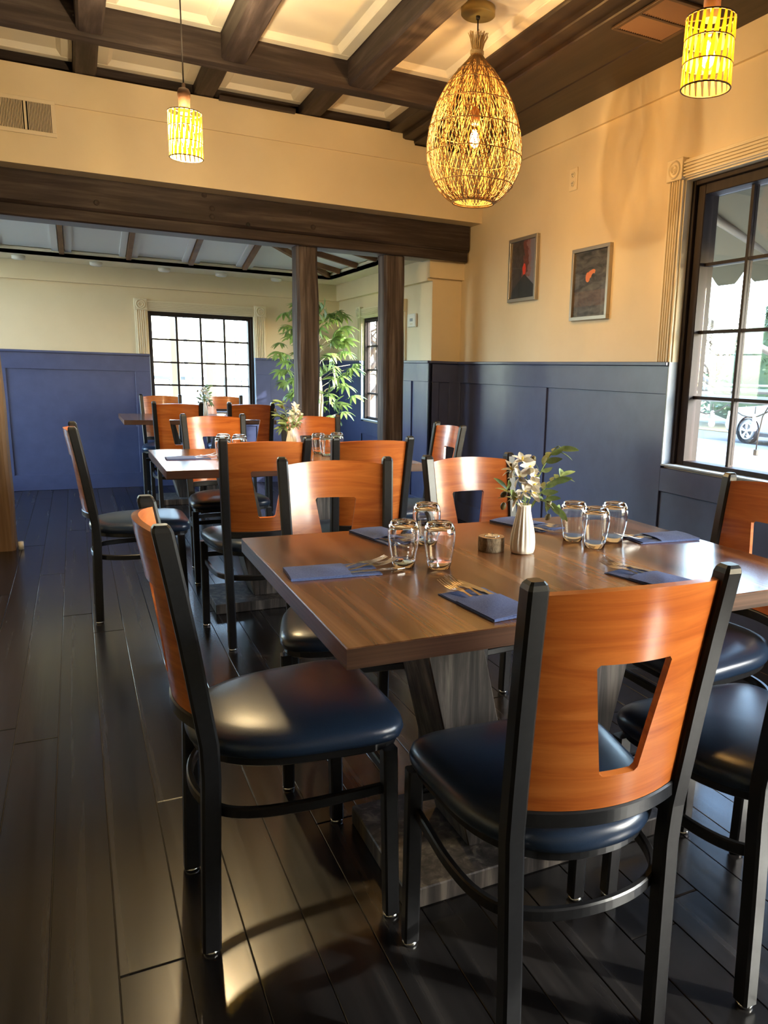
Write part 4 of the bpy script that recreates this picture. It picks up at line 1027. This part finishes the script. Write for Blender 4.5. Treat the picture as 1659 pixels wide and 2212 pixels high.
# awning over the side window, run on unseen past it to block the sun
aw = thing('awning', 'grey scalloped fabric awning outside the side window', 'awning', (0, 0, 0))
MB().add([(3.0, -1.4, 2.62), (3.86, -1.4, 1.95), (3.86, 4.9, 1.95), (3.0, 4.9, 2.62), (3.0, -1.4, 2.612), (3.86, -1.4, 1.942), (3.86, 4.9, 1.942), (3.0, 4.9, 2.612)], [(0,1,2,3),(7,6,5,4),(0,4,5,1),(1,5,6,2),(2,6,7,3),(3,7,4,0)]).obj('canopy', awn_m, aw)
sc = []; y = -1.4; nper = .31
while y < 4.89:
    t = ((y-.05) % nper)/nper; sc.append((y, 1.905-.085*min(1, max(0, math.sin(PI*t)*1.35)))); y += .0155
MB().prism([(-1.4, 1.955)]+sc+[(4.9, 1.955)], 'x', 3.857, 3.861).obj('valance', awn_m, aw)
for ya in (-1.2, 1.0, 4.75):
    MB().tube([(3.0, ya, 2.50), (3.84, ya, 1.97)], .018, 8).obj('arm', galv, aw)
MB().tube([(3.02, 3.98, 2.62), (3.55, 3.72, 2.15), (3.85, 3.56, 1.97)], .024, 10).obj('arm', galv, aw)
MB().tube([(3.845, -1.4, 1.955), (3.845, 4.9, 1.955)], .014, 8).obj('front_bar', galv, aw)
brace = MB().tube([(3.05, 3.62, 1.66), (3.85, 3.50, 1.386), (4.60, 3.20, 1.17)], .022, 10).obj('brace_pole', galv); tag(brace, 'slanting galvanised brace pole crossing the side window view', 'pole')
rl = thing('patio_rail', 'galvanised pipe rails outside the side window', 'railing', (0, 0, 0))
for z_, x_, r in ((1.063, 4.60, .030), (1.128, 4.72, .020), (1.172, 4.78, .009)):
    MB().tube([(x_, -1.5, z_), (x_, 7.0, z_)], r, 10).obj('rail', galv if r > .015 else graym, rl)
for y_ in (-1.0, 2.0, 6.4): MB().tube([(4.66, y_, GZ), (4.66, y_, 1.17)], .025, 10).obj('post', galv, rl)
MB().tube([(4.75, 5.3, 1.32), (4.72, 4.62, 1.09)], .022, 10).obj('brace', galv, rl)
sl = thing('string_lights', 'black string light cable with clear bulbs hung along the patio rail', 'string lights', (0, 0, 0))
wire = []
for seg in range(8):
    y0 = 2.2+seg*.46
    for k in range(7): t = k/6; wire.append((4.56, y0+.46*t, 1.02-.085*math.sin(PI*t)))
MB().tube(wire, .005, 6).obj('cable', cordm, sl)
for y_ in (2.75, 3.3, 3.8, 4.22, 4.66, 5.2):
    MB().tube([(4.56, y_, 1.02), (4.56, y_, .965)], .004, 6).obj('drop', cordm, sl)
    MB().lathe([(.008, .965), (.016, .955), (.017, .915), (.013, .905)], 12, c=(4.56, y_, 0)).obj('holder', graym, sl)
    MB().lathe([(.012, .906), (.022, .88), (.026, .858), (.020, .838), (.0005, .832)], 14, c=(4.56, y_, 0)).obj('bulb', frost, sl)
MB().tube([(4.56, 4.10, 1.02), (4.555, 4.14, .95), (4.55, 4.16, .80), (4.55, 4.165, .70)], .005, 6).obj('plug_lead', cordm, sl)
MB().box(4.535, 4.565, 4.15, 4.18, .655, .70).obj('plug', cordm, sl, bevel=.004)
# parked car, side on, nose towards +y
cr = thing('car', 'white car parked on the road beyond the side window', 'car', (16.75, 14.9, GZ))
W_ = 1.75
body = [(-3.55, .32), (-3.6, .75), (-3.45, 1.0), (-2.9, 1.08), (-2.35, 1.58), (-.75, 1.62), (.15, 1.10), (1.25, .98), (1.62, .82), (1.70, .45), (1.62, .30)]
MB().prism(body, 'x', 0, W_).obj('body', carpaint, cr, bevel=.05, seg=2)
MB().prism([(-2.2, 1.08), (-2.12, 1.52), (-.80, 1.55), (-.05, 1.10)], 'x', -.012, W_+.012).obj('side_glass', carglass, cr)
for y_ in (.80, -2.55):
    for x_ in (.02, W_-.02):
        wh = link('wheel', None, cr, (x_, y_, .345)); s_ = -1 if x_ < 1 else 1
        MB().lathe([(.345, -.10), (.35, -.08), (.35, .08), (.345, .10), (.25, .11), (.235, .10)], 32, cap0=False, cap1=False).obj('tyre', rubber, wh).rotation_euler = (0, PI/2, 0)
        hub = MB(); hub.lathe([(.235, -.06), (.235, .085), (.205, .09), (.20, .06)], 28, cap0=False, cap1=False); hub.lathe([(.05, .05), (.05, .08), (.0005, .085)], 14)
        for k in range(5):
            t = 2*PI*k/5
            for d in (-.17, .17): hub.bar((.045*math.cos(t), .045*math.sin(t), .07), (.215*math.cos(t+d), .215*math.sin(t+d), .075), .03, .02)
        hub.obj('rim', alloy, wh).rotation_euler = (0, s_*PI/2, 0)
        ar = MB(); ar.rings([[(-.015*s_*-1 if False else s_*.02, .41*math.cos(PI*q/16), .41*math.sin(PI*q/16)) for q in range(17)], [(s_*.02, .375*math.cos(PI*q/16), .375*math.sin(PI*q/16)) for q in range(17)], [(s_*-.05, .375*math.cos(PI*q/16), .375*math.sin(PI*q/16)) for q in range(17)]], closed=False, cap0=False, cap1=False)
        ar.obj('arch_trim', rubber, wh)
MB().box(.02, W_-.02, -3.4, 1.55, .22, .34).obj('sill_trim', rubber, cr)
MB().box(-.02, .05, 1.25, 1.60, .72, .86).obj('headlight', frost, cr, bevel=.02)
# evergreen and bare trees
def evergreen_tree(x_, y_, h, r, label, seed):
    root = thing('evergreen_tree', label, 'tree', (x_, y_, GZ), 0, 'evergreens on the lawn'); q = random.Random(seed)
    MB().tube([(0,0,0), (0,0,h*.8)], [.18, .05], 8).obj('trunk', barem, root)
    m = MB()
    for i in range(5200):
        t = q.random()**.8; z_ = .35+t*(h-.35); rr_ = r*(1-t)**.62*(.55+.45*q.random()**.4)*(1+.18*math.sin(9*t*6+i)); a = q.uniform(0, 2*PI)
        c = Vector((rr_*math.cos(a), rr_*math.sin(a), z_)); d = Vector((q.gauss(0,1), q.gauss(0,1), q.gauss(0,.8))).normalized(); e = d.orthogonal().normalized(); s_ = q.uniform(.06, .15)
        m.add([c-d*s_, c+e*s_*.5, c+d*s_, c-e*s_*.5], [(0,1,2,3)])
    m.obj('foliage', evergreen, root)
    core = MB().lathe([(r*.35, .1), (r*.78, .5), (r*.80, h*.22), (r*.66, h*.45), (r*.42, h*.70), (r*.15, h*.90), (.02, h*.96)], 18); cme = core.mesh('inner_foliage', evergreen); rough(cme, .35, 1.6, seed); link('inner_foliage', cme, root)
evergreen_tree(24.6, 21.6, 5.0, 3.3, 'yellow green evergreen bush tree on the lawn', 1)
evergreen_tree(30.5, 24.6, 5.6, 2.6, 'darker evergreen behind the first on the lawn', 2)
def bare_tree(x_, y_, h, label, seed):
    root = thing('bare_tree', label, 'tree', (x_, y_, GZ), 0, 'bare winter trees'); q = random.Random(seed); m = MB()
    def br(p, d, L, r, n):
        pts = [p]; dd = d.copy()
        for i in range(3): dd = (dd+Vector((q.gauss(0,.12), q.gauss(0,.12), q.gauss(.04,.08)))).normalized(); pts.append(pts[-1]+dd*L/3)
        m.tube(pts, [r, r*.85, r*.7, r*.55], 4 if n < 3 else 6, smooth=False)
        if n:
            for k in range(4 if n > 2 else 3):
                a = q.uniform(.35, .95); ax = dd.orthogonal().normalized(); ax.rotate(Quaternion(dd, q.uniform(0, 2*PI)))
                nd = (dd*math.cos(a)+ax*math.sin(a)).normalized(); br(pts[q.choice((1, 2, 3))], nd, L*q.uniform(.6, .8), r*.55, n-1)
    br(Vector((0,0,0)), Vector((0,0,1)), h*.34, .16, 5)
    m.obj('branches', barem, root)
bare_tree(27, 30.5, 7.0, 'bare spreading winter tree beyond the lawn', 3)
bare_tree(34, 34.5, 7.0, 'taller bare winter tree further back', 4)
bare_tree(36, 44, 8.5, 'bare winter tree seen beside the window frame', 6)
bare_tree(47, 44.5, 8.0, 'low bare thicket tree behind the evergreens', 12)
bare_tree(46, 55, 9.0, 'bare winter tree deep in the thicket', 13)
bare_tree(21.8, 26.4, 4.6, 'short bare tree beside the lawn path', 14)
# porch outside the far window
for k, (x_, w_, y_, c) in enumerate(((1.02, .09, 9.4, porchw), (1.42, .10, 9.5, porchw), (1.72, .045, 9.5, graym), (2.05, .16, 9.6, porchw), (2.23, .05, 9.6, graym), (1.2, .04, 9.9, graym))):
    lab = ['narrow tan porch post outside the far window', 'wider tan porch post outside the far window', 'slim grey pipe outside the far window', 'broad tan porch post outside the far window', 'grey downpipe against the broad porch post', 'slim grey pipe behind the narrow porch post'][k]
    tag(MB().box(x_-w_/2, x_+w_/2, y_-w_/2, y_+w_/2, GZ, 2.3).obj('porch_post', c, bevel=.006), lab, 'post', 'porch posts outside')
pr_ = thing('porch_rail', 'grey porch railing outside the far window', 'railing', (0, 9.95, 0))
for z_ in (.30, 1.02): MB().box(-1.2, 3.6, -.02, .02, z_, z_+.04).obj('rail', graym, pr_)
for k in range(22): MB().box(-1.1+k*.21, -1.085+k*.21, -.01, .01, .34, 1.02).obj('baluster', graym, pr_)
bare_tree(6.5, 19, 6.0, 'bare winter tree outside the far window', 8)
